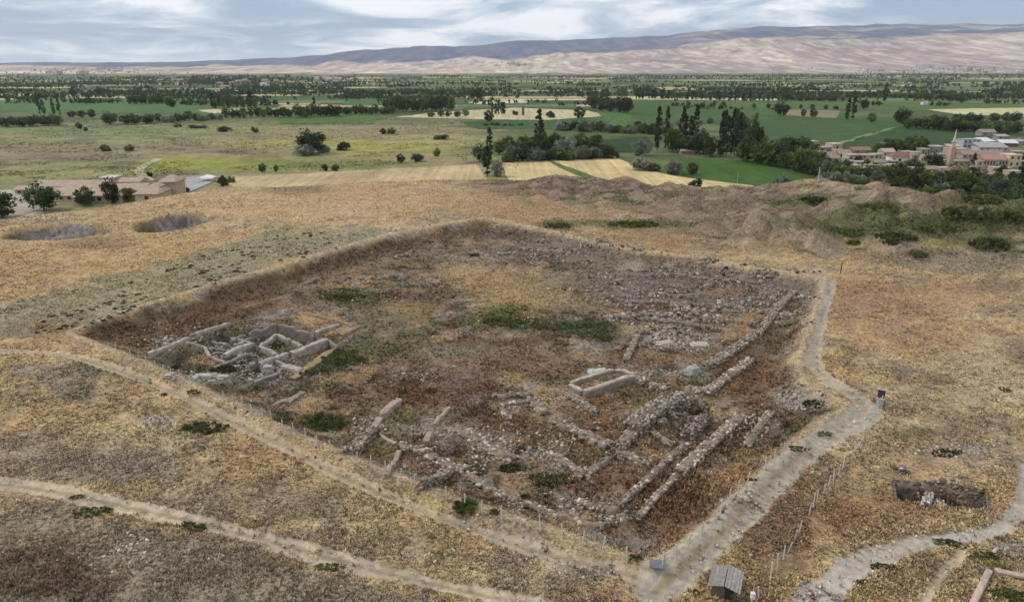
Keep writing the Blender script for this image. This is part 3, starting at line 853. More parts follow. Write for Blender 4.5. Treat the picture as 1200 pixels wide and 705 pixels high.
# the meadow
tree('round', 366, 180, 29, 40, 'big dark round tree standing alone in the meadow')
tree('silver', 357, 182, 13, 32, 'grey-leaved thicket at the foot of the big meadow tree', var=1)
tree('silver', 378, 179, 11, 22, 'grey-leaved bush just beside the big meadow tree', var=0)
tree('bush', 403, 176, 10, 20, 'dark bush a little apart from the big meadow tree')
tree('bush', 124, 177, 8, 15, 'dull grey-green bush of a pair in the brown meadow', var=2)
tree('bush', 152, 177, 8, 15, 'bright green bush of a pair in the brown meadow', var=1)
tree('round', 93, 152, 9, 8, 'taller of two small trees before the left-hand hedge')
tree('round', 101, 154, 5, 6, 'shorter of two small trees before the left-hand hedge')
tree('bush', 299, 155, 7, 9, 'single dark round bush in the pale meadow')
tree('bush', 263, 154, 6, 20, 'flat dark bush in the pale meadow', var=0)
tree('bush', 208, 149, 5, 12, 'low bush at the edge of the meadow behind the hedge end')
tree('bush', 232, 150, 4, 24, 'long flat thicket in the pale meadow')
tree('bush', 449, 157, 7, 10, 'dark bush of the thicket with two bare poles, left end')
tree('bush', 459, 157, 8, 12, 'dark bush of the thicket with two bare poles, right end')
tree('round', 470, 191, 11, 12, 'small round tree by the edge of the stubble field')
tree('bush', 489, 189, 9, 19, 'low bush next to the small round field-edge tree')
tree('bush', 512, 183, 10, 10, 'dark reddish bush standing alone in the yellow meadow')
tree('bush', 517, 163, 6, 22, 'flat dark thicket in the middle of the yellow meadow')
tree('bush', 381, 200, 8, 8, 'darker of two bushes at the stubble field margin')
tree('bush', 393, 200, 8, 10, 'rounder of two bushes at the stubble field margin')
tree('round', 308, 202, 11, 11, 'thin open tree on the yellow-green meadow edge')
tree('round', 324, 202, 10, 6, 'narrow young tree on the yellow-green meadow edge')
# at the gap between the wheat and stubble fields
tree('poplar', 574, 190, 39, 9, 'tall poplar at the gap between wheat and stubble fields')
tree('poplar', 571, 206, 34, 12, 'dark ivy-covered poplar nearest the wheat field corner', var=2)
tree('round', 562, 190, 22, 20, 'round dark tree beside the two poplars at the field gap')
tree('round', 585, 181, 17, 18, 'round tree behind the poplar, before the hedge', var=1)
tree('silver', 584, 207, 20, 18, 'pale silvery willow at the corner of the wheat field', var=0)
tree('silver', 597, 178, 8, 14, 'low grey willow behind the hedge by the field gap')
# hedge behind the wheat field
row('silver', (592, 190), (722, 185.5), 22, 17, 'grey-green tree in the hedge along the far side of the wheat', 'hedge trees behind the wheat field', None, .8, .25, ['silver', 'silver', 'round', 'bush'])
row('bush', (594, 176), (700, 174), 15, 17, 'dark tree in the belt behind the wheat-field hedge', 'dark trees behind the wheat hedge', None, 1.5, .25, ['round', 'round', 'silver'])
tree('conifer', 632, 172, 44, 22, 'tall dark pointed tree rising above the wheat-field hedge')
row('silver', (652, 152), (792, 158), 24, 13, 'bushy tree in the hedge before the dark crop field', 'hedge before the dark crop field', None, 1.6, .25, ['silver', 'bush', 'round', 'silver'])
tree('silver', 748, 182, 20, 22, 'pale silvery tree between the dark crop field and the poplars', var=0)
tree('silver', 752, 200, 17, 32, 'broad silvery bush at the wheat field edge, nearest the corner', var=0)
tree('silver', 766, 201, 10, 18, 'smaller grey bush next to the broad silvery bush')
tree('silver', 790, 204, 16, 26, 'round silvery bush at the edge of the hay meadow', var=1)
tree('round', 811, 205, 15, 16, 'dark round bush between hay meadow and wheat field')
tree('bush', 814, 221, 13, 19, 'dark round bush on the mound edge before the wheat')
tree('silver', 917, 222, 20, 24, 'pale grey bush at the edge of the mound before the hay meadow', var=0)
# poplar stand
tree('poplar', 770, 176, 49, 9, 'taller of the paired poplars behind the wheat field')
tree('poplar', 780, 173, 46, 8, 'shorter of the paired poplars behind the wheat field')
row('poplar', (797, 172), (816, 168), 4, 38, 'poplar in the group of four behind the hay meadow', 'four poplars behind the hay meadow', 8)
row('poplar', (841, 184), (866, 182), 6, 47, 'tall poplar in the dense stand behind the hay meadow', 'dense poplar stand', 9, .8, .12)
row('round', (784, 176), (836, 182), 8, 25, 'dark broad tree between the poplar groups', 'dark trees between the poplars', 24, 2)
row('round', (868, 176), (888, 180), 4, 34, 'high-crowned tree leaning on the dense poplar stand', 'high trees beside the poplar stand', 20, 2)
row('round', (868, 187), (962, 206), 17, 27, 'dark tree in the belt along the hay meadow', 'dark belt along the hay meadow', 24, 2, .2)
row('round', (920, 172), (945, 172), 3, 13, 'rounded bright green tree behind the village edge', 'green trees at the village edge', 20, 1)
row('round', (940, 176), (960, 180), 2, 14, 'dark tree beside the first village houses', 'dark trees beside the first houses', 16, 1)
# in front of and among the village
row('round', (955, 211), (1060, 221), 20, 25, 'dark tree in the wood between the mound and the village', 'wood between mound and village', 24, 3, .25, ['round', 'round', 'silver'])
row('silver', (958, 219), (1062, 228), 20, 20, 'silvery tree along the foot of the mound before the village', 'silvery trees at the mound foot', 24, 2, .2, ['silver', 'silver', 'round'])
row('round', (1060, 222), (1215, 240), 26, 28, 'large dark tree below the red-roofed house', 'large trees below the village', 30, 4, .2, ['round', 'round', 'round', 'silver'])
row('silver', (1060, 236), (1215, 252), 17, 22, 'grey-leaved tree at the lower edge of the wood', 'grey trees at the wood edge', 28, 3, .2, ['silver', 'round'])
tree('poplar', 1197, 222, 62, 17, 'tallest dark poplar by the village houses, at the picture edge')
row('round', (966, 205), (1190, 213), 16, 13, 'tree on the near fringe of the village, below the lowest houses', 'trees on the village fringe', 13, 2, .3, ['round', 'silver'])
row('round', (985, 194), (1180, 204), 16, 9, 'small garden tree standing between the village houses', 'garden trees in the village', 10, 4, .3, ['round', 'silver', 'bush'])
row('round', (1028, 180), (1082, 178), 8, 17, 'dark green tree behind the village roofs', 'trees behind the village roofs', 18, 1.5)
tree('round', 1092, 196, 18, 22, 'dark tree beside the minaret')
tree('conifer', 1139, 199, 20, 13, 'dark pointed tree between the long pink house and red roof')
tree('round', 1070, 200, 14, 20, 'dark tree just below the white house')
# along the field edges behind the village
row('bush', (744, 150), (878, 142), 11, 8, 'low bush of the broken hedge between the two big green fields', 'broken hedge between the green fields', None, .8, .35, ['bush', 'round', 'silver'])
row('bush', (800, 127.5), (1000, 128.5), 15, 6, 'small bush on the thin line across the far green field', 'thin line across the far green field', None, .6, .35, ['bush', 'round'])
row('round', (860, 165), (905, 171), 5, 13, 'greyish tree at the near edge of the wide crop field', 'trees at the crop field edge', None, 1.2, .3, ['silver', 'round'])
row('round', (1060, 150), (1192, 158), 17, 14, 'dark tree in the line behind the village field', 'tree line behind the village field', 16, 1.5, .2)
tree('round', 1057, 145, 19, 21, 'bulky dark tree at the left end of the village tree line')
tree('round', 1021, 144, 12, 11, 'small dark tree left of the bulky tree', )
row('round', (1082, 146), (1200, 142), 8, 12, 'tree on the near side of the pale fallow field', 'trees before the pale fallow field', 15, 1.5)
tree('poplar', 992, 141, 25, 7, 'darker poplar of the close pair in the green fields')
tree('poplar', 999, 140, 26, 7, 'slimmer poplar of the close pair in the green fields')
tree('round', 914, 136, 17, 20, 'round-topped dark tree beside the brown fallow strip')
tree('round', 941, 137, 10, 8, 'small flared tree on the brown fallow strip, left one')
tree('round', 953, 138, 11, 10, 'small flared tree on the brown fallow strip, right one')
tree('round', 1012, 128, 13, 13, 'flat-topped tree standing in the green fields')
tree('poplar', 1036, 119, 20, 7, 'leaning dark poplar standing alone in far fields')
row('poplar', (1164, 116), (1173, 116), 2, 15, 'poplar of a lone pair in the far fields', 'lone far poplar pair', 5, .3)
row('round', (1076, 116), (1130, 120), 9, 9, 'dark tree by the small white field house', 'trees by the white field house', 9)
tree('bush', 848, 124, 5, 6, 'single dark bush in the middle of the green fields')
tree('round', 886, 141, 9, 6, 'thin tree at the field corner near the fallow strip')
row('poplar', (802, 117), (925, 119), 22, 10, 'narrow tree in the spaced row before the pale field', 'spaced row before the pale field', 5, .8, .3, ['poplar', 'round'])
row('round', (918, 118), (990, 119), 10, 7, 'low dark tree in the hedge right of the spaced row', 'hedge right of the spaced row', 9, .6)
row('poplar', (742, 116), (786, 116), 9, 12, 'dark poplar in the short close row', 'short close poplar row', 5, .5, .15)
row('round', (690, 127), (738, 132), 9, 16, 'dark spreading tree in the clump amid the green fields', 'clump amid the green fields', 17, 2.5)
tree('round', 679, 139, 14, 15, 'spreading tree on the edge of the pale fallow field')
tree('bush', 645, 138, 8, 14, 'flat dark bush on the pale fallow field')
tree('poplar', 613, 136, 11, 4, 'thin young poplar on the pale fallow field')
tree('bush', 604, 135, 6, 8, 'dark bush beside the young poplar on fallow land')
row('poplar', (576, 134), (593, 134), 5, 13, 'poplar in the tight block by the fallow field', 'tight poplar block', 4.5, .3, .1)
tree('round', 573, 143, 14, 13, 'grey-green round tree on the near edge of the fallow field')
row('bush', (566, 147), (612, 147), 6, 4, 'low bush along the ditch below the fallow field', 'bushes along the ditch', 8, .5)
row('round', (452, 131), (532, 130), 14, 18, 'dark tree in the long wood beside the fallow field', 'long wood by the fallow field', 13, 1, .15)
row('round', (402, 134), (462, 134), 10, 10, 'low dark tree in the hedge joining the long wood', 'hedge joining the long wood', 11, .8)
row('round', (504, 137), (548, 137), 5, 7, 'bushy tree on the near edge of the fallow field', 'bushy trees at fallow edge', 10, .8)
row('round', (552, 117), (568, 117), 3, 14, 'dark tree in the little knot by the far pale field', 'knot by the far pale field', 10, .5)
tree('round', 520, 111, 8, 9, 'lone dark tree in the far pale fields')
row('round', (0, 149), (72, 147), 11, 12, 'dark tree in the left-hand hedge before the green field', 'left hedge', 13, 1, .15)
row('poplar', (42, 135), (74, 135), 4, 18, 'poplar rising behind the left-hand hedge', 'poplars behind the left hedge', 5, 1)
row('round', (78, 138), (112, 138), 3, 10, 'small round tree in the row behind the left-hand hedge', 'three small round trees', 11, .3)
tree('round', 130, 146, 15, 21, 'bulky dark tree in the middle of the meadow hedge')
row('round', (144, 146), (176, 145), 3, 13, 'broad dark tree forming the thick part of the meadow hedge', 'thick part of the meadow hedge', 18, .6)
row('round', (176, 144), (262, 140), 12, 10, 'low tree in the meadow hedge behind the pale grass', 'meadow hedge', 12, 1, .25, ['round', 'silver', 'round'])
row('round', (260, 139), (342, 137), 11, 11, 'dark tree in the hedge before the pale strip', 'hedge before the pale strip', 11, .8)
row('round', (346, 138), (402, 136), 7, 14, 'large dark tree at the right end of the meadow hedge', 'right end of the meadow hedge', 16, .8)
tree('poplar', 369, 134, 19, 6, 'single poplar above the right end of the meadow hedge')
row('round', (150, 122), (186, 122), 8, 11, 'dark tree in the square plantation', 'square plantation', 8, .6, .1)
row('poplar', (248, 127), (300, 127), 13, 14, 'narrow tree in the spaced orchard by the pale strip', 'spaced orchard', 7, 1.5, .3, ['poplar', 'round'])
tree('round', 87, 113, 11, 14, 'round dark tree of two standing on the pale strips, left one')
tree('round', 119, 112, 10, 14, 'round dark tree of two standing on the pale strips, right one')
row('round', (180, 119), (205, 126), 5, 10, 'dark tree beside the square plantation', 'trees beside the plantation', 9, 1)

# the countless trees of the farther valley
def distant_trees():
    r = np.random.default_rng(77)
    P = []
    def add(px, py, h):
        x, y = WP(px, py); P.append((x, y, PLAIN, h))
    def line(x0, x1, yy, n, h):
        for i in range(n):
            add(r.uniform(x0, x1), yy + r.normal() * .25, h * r.uniform(.6, 1.4))
    for _ in range(330):                       # hedgerows between the parcels
        yy = 86.5 + 30 * r.random() ** 1.5
        L = r.uniform(10, 80) * (yy - 70) / 30
        xx = r.uniform(-40, 1240)
        line(xx, xx + L, yy, int(L * r.uniform(.25, .8)) + 2, r.uniform(5, 10))
    for _ in range(800):
        yy = 88 + 32 * r.random() ** 1.3; add(r.uniform(-20, 1220), yy, r.uniform(4, 11))
    for (x0, x1, ya, yb, n, h) in ((-20, 100, 92, 104, 420, 9), (100, 260, 91, 101, 520, 10), (225, 300, 90, 98, 260, 13), (260, 410, 92, 112, 620, 9), (300, 420, 90, 98, 160, 11),
                                   (400, 500, 92, 100, 90, 9), (600, 720, 88.5, 91, 60, 8), (720, 900, 88.5, 94, 260, 10), (900, 1200, 88, 92, 420, 10), (1030, 1210, 87.5, 89.5, 260, 12), (540, 620, 100, 113, 60, 10), (640, 760, 104, 114, 90, 10), (800, 960, 98, 108, 130, 9), (200, 240, 106, 120, 60, 10)):
        for i in range(n): add(r.uniform(x0, x1), r.uniform(ya, yb), h * r.uniform(.6, 1.3))
    for (cx, cy, s, n) in ((605, 76, 8, 50), (90, 84, 60, 150), (145, 80, 10, 50), (1120, 81, 70, 90), (1000, 82, 40, 40)):   # among the far houses on the slopes
        for i in range(n):
            x, y, z = W(cx + r.normal() * s, cy + r.normal() * s * .06 + .8)
            if y > 5000: P.append((x, y, z, r.uniform(7, 13)))
    for _ in range(34):                        # irregular belts nearer by, among the green fields
        yy = r.uniform(108, 127); xx = r.uniform(420, 1220); L = r.uniform(12, 70)
        sl = r.uniform(-.06, .06)
        for i in range(int(L * r.uniform(.2, .5)) + 2):
            q = r.random() * L; add(xx + q, yy + sl * q + r.normal() * .5, r.uniform(4, 10))
    for _ in range(16):
        yy = r.uniform(108, 124); xx = r.uniform(-20, 420); L = r.uniform(20, 80)
        for i in range(int(L * .4) + 2): add(xx + r.random() * L, yy + r.normal() * .5, r.uniform(5, 11))
    P = np.array(P); n = len(P); k = 18
    base = np.repeat(P, k, 0)
    h = base[:, 3:4]
    d = r.normal(size=(n * k, 3)); d /= np.linalg.norm(d, axis=1)[:, None]
    d *= r.random((n * k, 1)) ** .4
    slim = np.repeat(np.where(r.random(n) < .25, .22, .55), k)[:, None]
    cen = base[:, :3] + np.column_stack([d[:, 0:1] * h * slim * .8, d[:, 1:2] * h * slim * .8, h * (.52 + d[:, 2:3] * .40)])
    a = r.normal(size=(n * k, 3)); a /= np.linalg.norm(a, axis=1)[:, None]
    b = np.cross(a, r.normal(size=(n * k, 3))); b /= np.linalg.norm(b, axis=1)[:, None]
    s = h * .19 * r.uniform(.7, 1.3, (n * k, 1))
    V = np.stack([cen - a * s, cen + b * s * .8, cen + a * s, cen - b * s * .8], 1).reshape(-1, 3)
    cc = np.repeat(np.repeat(r.uniform(.7, 1.35, n), k) * r.uniform(.8, 1.2, n * k), 4)
    o = link('distant_trees', new_mesh('distant_trees', V, np.arange(len(V)).reshape(-1, 4), np.outer(cc, FOL_D)), M_LEAF, kind="stuff")
distant_trees()
# ------------------------------------------------------------------ ruins
BOX_F = np.array([(0, 3, 2, 1), (4, 5, 6, 7), (0, 1, 5, 4), (1, 2, 6, 5), (2, 3, 7, 6), (3, 0, 4, 7)])
BOX_V = np.array([(-1, -1, -1), (1, -1, -1), (1, 1, -1), (-1, 1, -1), (-1, -1, 1), (1, -1, 1), (1, 1, 1), (-1, 1, 1)], float) * .5

def stones(cen, size, yaw, colours, r, rough=.22, tilt=.2):
    """rough-hewn blocks: a jittered eight-cornered block with its corners knocked off"""
    n = len(cen)
    V = np.tile(BOX_V, (n, 1, 1)) * (1 + r.uniform(-rough, rough, (n, 8, 3)))
    V[:, 4:, :2] *= r.uniform(.68, .95, (n, 1, 1))
    V = V * np.asarray(size)[:, None, :]
    tx, ty = r.normal(size=n) * tilt, r.normal(size=n) * tilt
    V[:, :, 2] += V[:, :, 0] * tx[:, None] + V[:, :, 1] * ty[:, None]
    c, s = np.cos(yaw)[:, None], np.sin(yaw)[:, None]
    X = V[:, :, 0] * c - V[:, :, 1] * s; Y = V[:, :, 0] * s + V[:, :, 1] * c
    V = np.stack([X, Y, V[:, :, 2]], 2) + np.asarray(cen)[:, None, :]
    Fs = (np.arange(n)[:, None, None] * 8 + BOX_F[None]).reshape(-1, 4)
    return V.reshape(-1, 3), Fs, np.repeat(colours, 8, 0)

PAL_S = [C(160, 149, 138), C(138, 128, 118), C(116, 108, 100), C(178, 165, 150), C(150, 135, 122), C(100, 93, 86), C(166, 150, 136)]
PAL_G = [C(134, 126, 118), C(118, 111, 105), C(150, 141, 132), C(100, 94, 90), C(160, 150, 142), C(126, 116, 106)]
PAL_L = [C(176, 160, 148), C(160, 144, 134), C(146, 130, 122), C(192, 178, 166), C(130, 116, 108), C(112, 100, 94)]

PAL_S = [c * 1.12 for c in PAL_S]; PAL_L = [c * 1.15 for c in PAL_L]
def path_samples(pts, step):
    P = np.array(pts, float); out = []
    for a, b in zip(P[:-1], P[1:]):
        L = np.hypot(*(b - a)); n = max(1, int(L / step))
        for k in range(n):
            t = (k + .5) / n
            out.append((*(a + (b - a) * t), math.atan2(b[1] - a[1], b[0] - a[0])))
    return np.array(out)

def stone_wall(label, px, w, h, size=.5, pal=PAL_S, ruin=.35, group=None, name='rubble_wall', seed=0, long=1.25, slab=False, ztop=None):
    """courses of rough stones along a line given in photo pixels; its top lies h above the ground"""
    r = np.random.default_rng(1000 + seed + len(label))
    pts = [W(a, b, h)[:2] for a, b in px] if ztop is None else [flat(a, b, ztop) for a, b in px]
    S = path_samples(pts, size * long)
    cs, zs, ys, cc = [], [], [], []
    nl = max(1, int(round(h / (size * .62)))); nw = max(1, int(round(w / size))) if not slab else max(1, int(round(w / 1.0)))
    lh = h / nl
    gz = G(S[:, 0], S[:, 1]) if ztop is None else np.full(len(S), ztop - h)
    ragged = fbm(S[:, 0] / 1.8, S[:, 1] / 1.8, seed + 5, 3)
    for k in range(len(S)):
        x, y, a = S[k]
        top = 1 - ruin * 1.8 * max(0, ragged[k] - .42)
        if ragged[k] > .72 and ruin > .3: continue
        for l in range(nl):
            if (l + .6) / nl > top + .15: continue
            for j in range(nw):
                if 0 < j < nw - 1 and l < nl - 1 and nl > 1: continue
                if r.random() < ruin * .30 * (1 if l == nl - 1 else .35): continue
                o = (j + .5) / nw * w - w / 2 + r.normal() * .07
                al = r.normal() * .08 * long
                cs.append((x - math.sin(a) * o + math.cos(a) * al, y + math.cos(a) * o + math.sin(a) * al, gz[k] + (l + .45) * lh + r.normal() * .04 - .05))
                f = r.uniform(.5, 1.45)
                zs.append((size * long * f * 1.0, size * r.uniform(.65, 1.3) if not slab else w / nw, lh * r.uniform(.9, 1.25)))
                ys.append(a + r.normal() * .17)
                cc.append(pal[r.integers(len(pal))] * r.uniform(.6, 1.15))
    # tumbled stones at the foot
    m = int(len(S) * 1.1)
    ii = r.integers(len(S), size=m)
    off = (w * .5 + np.abs(r.normal(size=m)) * .7) * r.choice([-1, 1], m)
    xx = S[ii, 0] - np.sin(S[ii, 2]) * off; yy = S[ii, 1] + np.cos(S[ii, 2]) * off
    gg = G(xx, yy); sz = size * r.uniform(.3, .75, m)
    for k in range(m):
        cs.append((xx[k], yy[k], gg[k] + sz[k] * .2)); zs.append((sz[k], sz[k] * .8, sz[k] * .6)); ys.append(r.random() * 3); cc.append(pal[r.integers(len(pal))] * r.uniform(.7, 1.05))
    V, Fs, c = stones(np.array(cs), np.array(zs), np.array(ys), np.clip(np.array(cc), 0, .7), r)
    # earth core
    P = path_samples(pts, .5); gz2 = G(P[:, 0], P[:, 1]) if ztop is None else np.full(len(P), ztop - h)
    rag = fbm(P[:, 0] / 1.8, P[:, 1] / 1.8, seed + 5, 3)
    th = np.maximum(h * .88 * (1 - ruin * 1.8 * np.maximum(0, rag - .42)), .05)
    n = len(P); CV = []
    for sgn, zf, wf in ((-1, 0, .5), (-1, 1, .42), (1, 1, .42), (1, 0, .5)):
        CV.append(np.column_stack([P[:, 0] - np.sin(P[:, 2]) * sgn * w * wf, P[:, 1] + np.cos(P[:, 2]) * sgn * w * wf, gz2 - .2 + zf * (th + .2)]))
    CVV = np.vstack(CV); CF = []
    for q in range(3):
        for i in range(n - 1): CF.append((q * n + i, q * n + i + 1, (q + 1) * n + i + 1, (q + 1) * n + i))
    CF.append((0, n, 2 * n, 3 * n)); CF.append((n - 1, 4 * n - 1, 3 * n - 1, 2 * n - 1))
    ccol = np.tile(C(132, 119, 106), (len(CVV), 1)) * r.uniform(.75, 1.2, (len(CVV), 1))
    VV = np.vstack([V, CVV]); FF = np.vstack([Fs, np.array(CF) + len(V)])
    o = link(name, new_mesh(name, VV, FF, np.vstack([c, ccol])), M_STONE)
    return thing(o, label, 'ruined wall', group)

def mud_wall(label, px, w, h, c=C(158, 150, 142), group=None, name='mud_brick_wall', seed=0, cap=None, rag=.35, dz=None, base=None):
    """a thick weathered earth or plastered wall with rounded top"""
    pts = [W(a, b, h if dz is None else dz)[:2] for a, b in px]
    S = path_samples(pts if rag < .2 else smooth_line(pts, 2), .3)
    # extend exact ends
    gz = G(S[:, 0], S[:, 1]); n = len(S)
    if base == 'floor': gz = gz * 0 + gz.min()
    elif rag < .45: gz = np.convolve(np.pad(gz, 5, mode='edge'), np.ones(11) / 11, 'valid')
    prof = [(-.60, -.3), (-.54, .25), (-.51, .6), (-.49, .93), (-.42, 1.0), (0, 1.01), (.42, 1.0), (.49, .93), (.51, .6), (.54, .25), (.60, -.3)]
    m = len(prof)
    hh = h * (1 - rag * np.clip(fbm(S[:, 0] / 2.5, S[:, 1] / 2.5, seed + 15, 3) - .35, 0, 1) * 1.6)
    ends = np.minimum(np.arange(n), np.arange(n)[::-1]) * .45
    hh = hh * (1 - min(.35, rag) * (1 - sst(0, 1.0, ends))) * (1 - rag * 1.3 * sst(.52, .66, fbm(S[:, 0] / 1.3, S[:, 1] / 1.3, seed + 19, 3)))
    wv = fbm(S[:, 0] / 1.9, S[:, 1] / 1.9, seed + 23, 3); mv = (fbm(S[:, 0] / 2.7, S[:, 1] / 2.7, seed + 29, 3) - .5) * w * .9 * rag
    V = np.zeros((n, m, 3)); col = np.zeros((n, m, 3))
    for j, (o, zf) in enumerate(prof):
        nx = fbm(S[:, 0] / .8 + j * .9, S[:, 1] / .8, seed + j, 3) - .5
        off = o * w * (1 + (wv - .5) * rag * 1.2) + nx * w * (.10 + .30 * rag) + mv
        V[:, j, 0] = S[:, 0] - np.sin(S[:, 2]) * off; V[:, j, 1] = S[:, 1] + np.cos(S[:, 2]) * off
        V[:, j, 2] = gz + np.where(zf > 0, zf * hh, zf) + nx * (.10 + .35 * rag) * (zf > 0)
        tone = (.62 + .76 * fbm(S[:, 0] / .7 + j * 3.1, S[:, 1] / .7 + j, seed + 40, 3))[:, None]
        col[:, j] = (np.asarray(cap) if (cap is not None and zf > .9) else np.asarray(c)) * tone  # cap paints the wall top lighter than its sides, like light from above
    idx = np.arange(n * m).reshape(n, m)
    Q = np.stack([idx[:-1, :-1], idx[:-1, 1:], idx[1:, 1:], idx[1:, :-1]], -1).reshape(-1, 4)
    caps = [np.array([idx[0, ::-1]]), np.array([idx[-1]])]
    # end caps as quads strips
    ec = []
    for row_ in (idx[0], idx[-1]):
        for j in range(m // 2):
            a, b, c_, d = row_[j], row_[j + 1], row_[m - 2 - j], row_[m - 1 - j]
            if b == c_: continue
            ec.append((a, b, c_, d))
    FF = np.vstack([Q, np.array(ec)])
    o = link(name, new_mesh(name, V.reshape(-1, 3), FF, np.clip(col.reshape(-1, 3), 0, .7)), M_MUD)
    return thing(o, label, 'ruined wall', group)

def rubble(label_name, areas, seed, pal=PAL_S, size=(.2, .6)):
    """loose stones nobody could count"""
    r = np.random.default_rng(seed); cs, zs, cc = [], [], []
    for (cx, cy, rx, ry, n) in areas:
        px = cx + np.clip(r.normal(size=n) * .5, -1.3, 1.3) * rx; py = cy + np.clip(r.normal(size=n) * .5, -1.3, 1.3) * ry
        x, y = flat(px, py, -2.0)
        # walk down onto the terrain along each sight line
        for _ in range(6):
            z = G(x, y); x, y = flat(px, py, z)
        z = G(x, y)
        keep = vn(x / 2.2, y / 2.2, seed) > .35
        s = r.uniform(size[0], size[1], n) * r.uniform(.6, 1, n)
        for k in np.nonzero(keep)[0]:
            cs.append((x[k], y[k], z[k] + s[k] * .15)); zs.append((s[k], s[k] * r.uniform(.6, 1), s[k] * r.uniform(.4, .75))); cc.append(pal[r.integers(len(pal))] * r.uniform(.75, 1.15))
    V, Fs, c = stones(np.array(cs), np.array(zs), r.random(len(cs)) * 3, np.clip(np.array(cc), 0, .7), r, .3)
    link(label_name, new_mesh(label_name, V, Fs, c), M_STONE, kind="stuff")

# --- the palace ruins at the near corner
GR = 'stone walls of the long twin-walled wing'
stone_wall('broad pinkish slab-topped wall, outermost, beside the brown weeds', [(869, 482), (842, 508), (814, 534), (797, 549)], 1.6, .75, .42, PAL_L, .4, seed=1, long=1.15)
stone_wall('low broken tail of the outermost wall, ending in white stones', [(795, 552), (780, 568), (764, 585), (749, 603)], .9, .5, .42, PAL_L, .55, seed=2, long=1.0)
stone_wall('neat pale wall running parallel inside the outermost wall', [(806, 517), (783, 535), (757, 560), (737, 578), (712, 598)], .85, .7, .42, PAL_L, .4, seed=3, long=1.0)
stone_wall('short row of squared pale stones meeting the inner wall corner', [(677, 585), (693, 589), (708, 595)], .75, .6, .42, PAL_L, .2, seed=4, long=.9)
stone_wall('low outer foundation line of flat stones near the fence', [(640, 598), (668, 603), (690, 613), (708, 613)], 1.0, .35, .5, PAL_S, .5, seed=5)
stone_wall('massive thick grey rubble wall climbing to the curved corner', [(741, 497), (757, 483), (772, 472), (788, 464), (806, 461)], 2.9, 1.6, .36, [c * 1.3 for c in PAL_G], .22, seed=6)
stone_wall('thin cross wall between the two sunken rooms', [(784, 481), (800, 484), (817, 489)], .8, 1.2, .36, PAL_G, .2, seed=7)
stone_wall('near wall closing the lower sunken room', [(772, 492), (788, 498), (806, 505)], .9, 1.1, .36, PAL_G, .25, seed=8)
stone_wall('stout grey pier at the end of the sunken rooms', [(806, 505), (815, 496), (830, 483)], 1.7, 1.3, .38, PAL_G, .25, seed=9)
stone_wall('far curved wall above the dark upper sunken room', [(804, 463), (818, 465), (832, 472)], .9, 1.0, .36, PAL_G, .25, seed=10)
stone_wall('small spur of rubble below the massive grey wall', [(765, 503), (776, 512), (791, 518)], .9, .6, .4, PAL_S, .4, seed=11)
stone_wall('rubble wall joining the massive wall to the diagonal rubble', [(744, 500), (733, 513), (722, 524)], 1.8, .9, .4, PAL_S, .45, seed=12)
stone_wall('broken wall of pinkish stones crossing towards the inner wall', [(722, 527), (742, 533), (764, 541)], 1.5, .8, .45, PAL_S, .4, seed=13)
stone_wall('long diagonal bank of dark and white rubble', [(652, 489), (668, 498), (690, 509), (715, 520)], 2.0, .7, .42, PAL_S, .5, seed=14)
stone_wall('low wall tumbling down to the heap of white stones', [(643, 527), (660, 536), (674, 547), (684, 557)], 1.0, .6, .42, PAL_L, .5, seed=15)
stone_wall('short arm of stones rising from the white heap', [(690, 552), (704, 541), (716, 533)], 1.0, .6, .42, PAL_S, .5, seed=16)
# the plastered rectangle
WR = C(160, 146, 134)
mud_wall('long near side of the plastered rectangular ruin, stone-faced', [(683, 457), (712, 448), (744, 437)], 0.80, 1.22, C(136, 128, 120), seed=21, cap=C(178, 164, 150), rag=.11)
mud_wall('short end wall of the plastered rectangular ruin', [(667, 448), (675, 452), (683, 457)], 0.72, 0.94, C(134, 126, 118), seed=22, cap=C(176, 160, 148), rag=.11)
mud_wall('thin far side of the plastered rectangular ruin', [(667, 448), (690, 440), (720, 431)], 0.64, 0.72, C(140, 130, 120), seed=23, cap=C(172, 158, 146), rag=.11)
mud_wall('short closing side of the plastered rectangular ruin', [(720, 431), (732, 433), (744, 437)], .64, .65, C(140, 130, 120), seed=18, cap=C(172, 158, 146), rag=.11)
stone_wall('crumbled stone corner of the plastered rectangle', [(738, 437), (752, 440), (758, 445)], 2.0, 1.0, .42, PAL_S, .4, seed=24)
stone_wall('low black and white rubble wall right of the rectangle', [(758, 446), (770, 449), (784, 454)], 1.2, .6, .42, PAL_S, .5, seed=25)
stone_wall('rubble skirt below the rectangle end wall', [(668, 463), (684, 470), (700, 482)], 1.2, .5, .42, PAL_S, .6, seed=26)
# rubble-edged square left of the rectangle
stone_wall('low rubble wall on the far side of the small square room', [(575, 461), (600, 461), (623, 459)], 1.2, .55, .42, PAL_G, .5, seed=27)
stone_wall('near kerb of whitish stones of the small square room', [(586, 472), (604, 469), (624, 467)], .7, .45, .42, PAL_L, .5, seed=28)
stone_wall('white stones stepping down from the small square room', [(586, 473), (592, 481), (598, 490)], .8, .5, .5, PAL_L, .4, seed=29)
stone_wall('tumbled right corner of the small square room', [(622, 463), (630, 473), (640, 482)], 1.5, .6, .42, PAL_S, .5, seed=30)
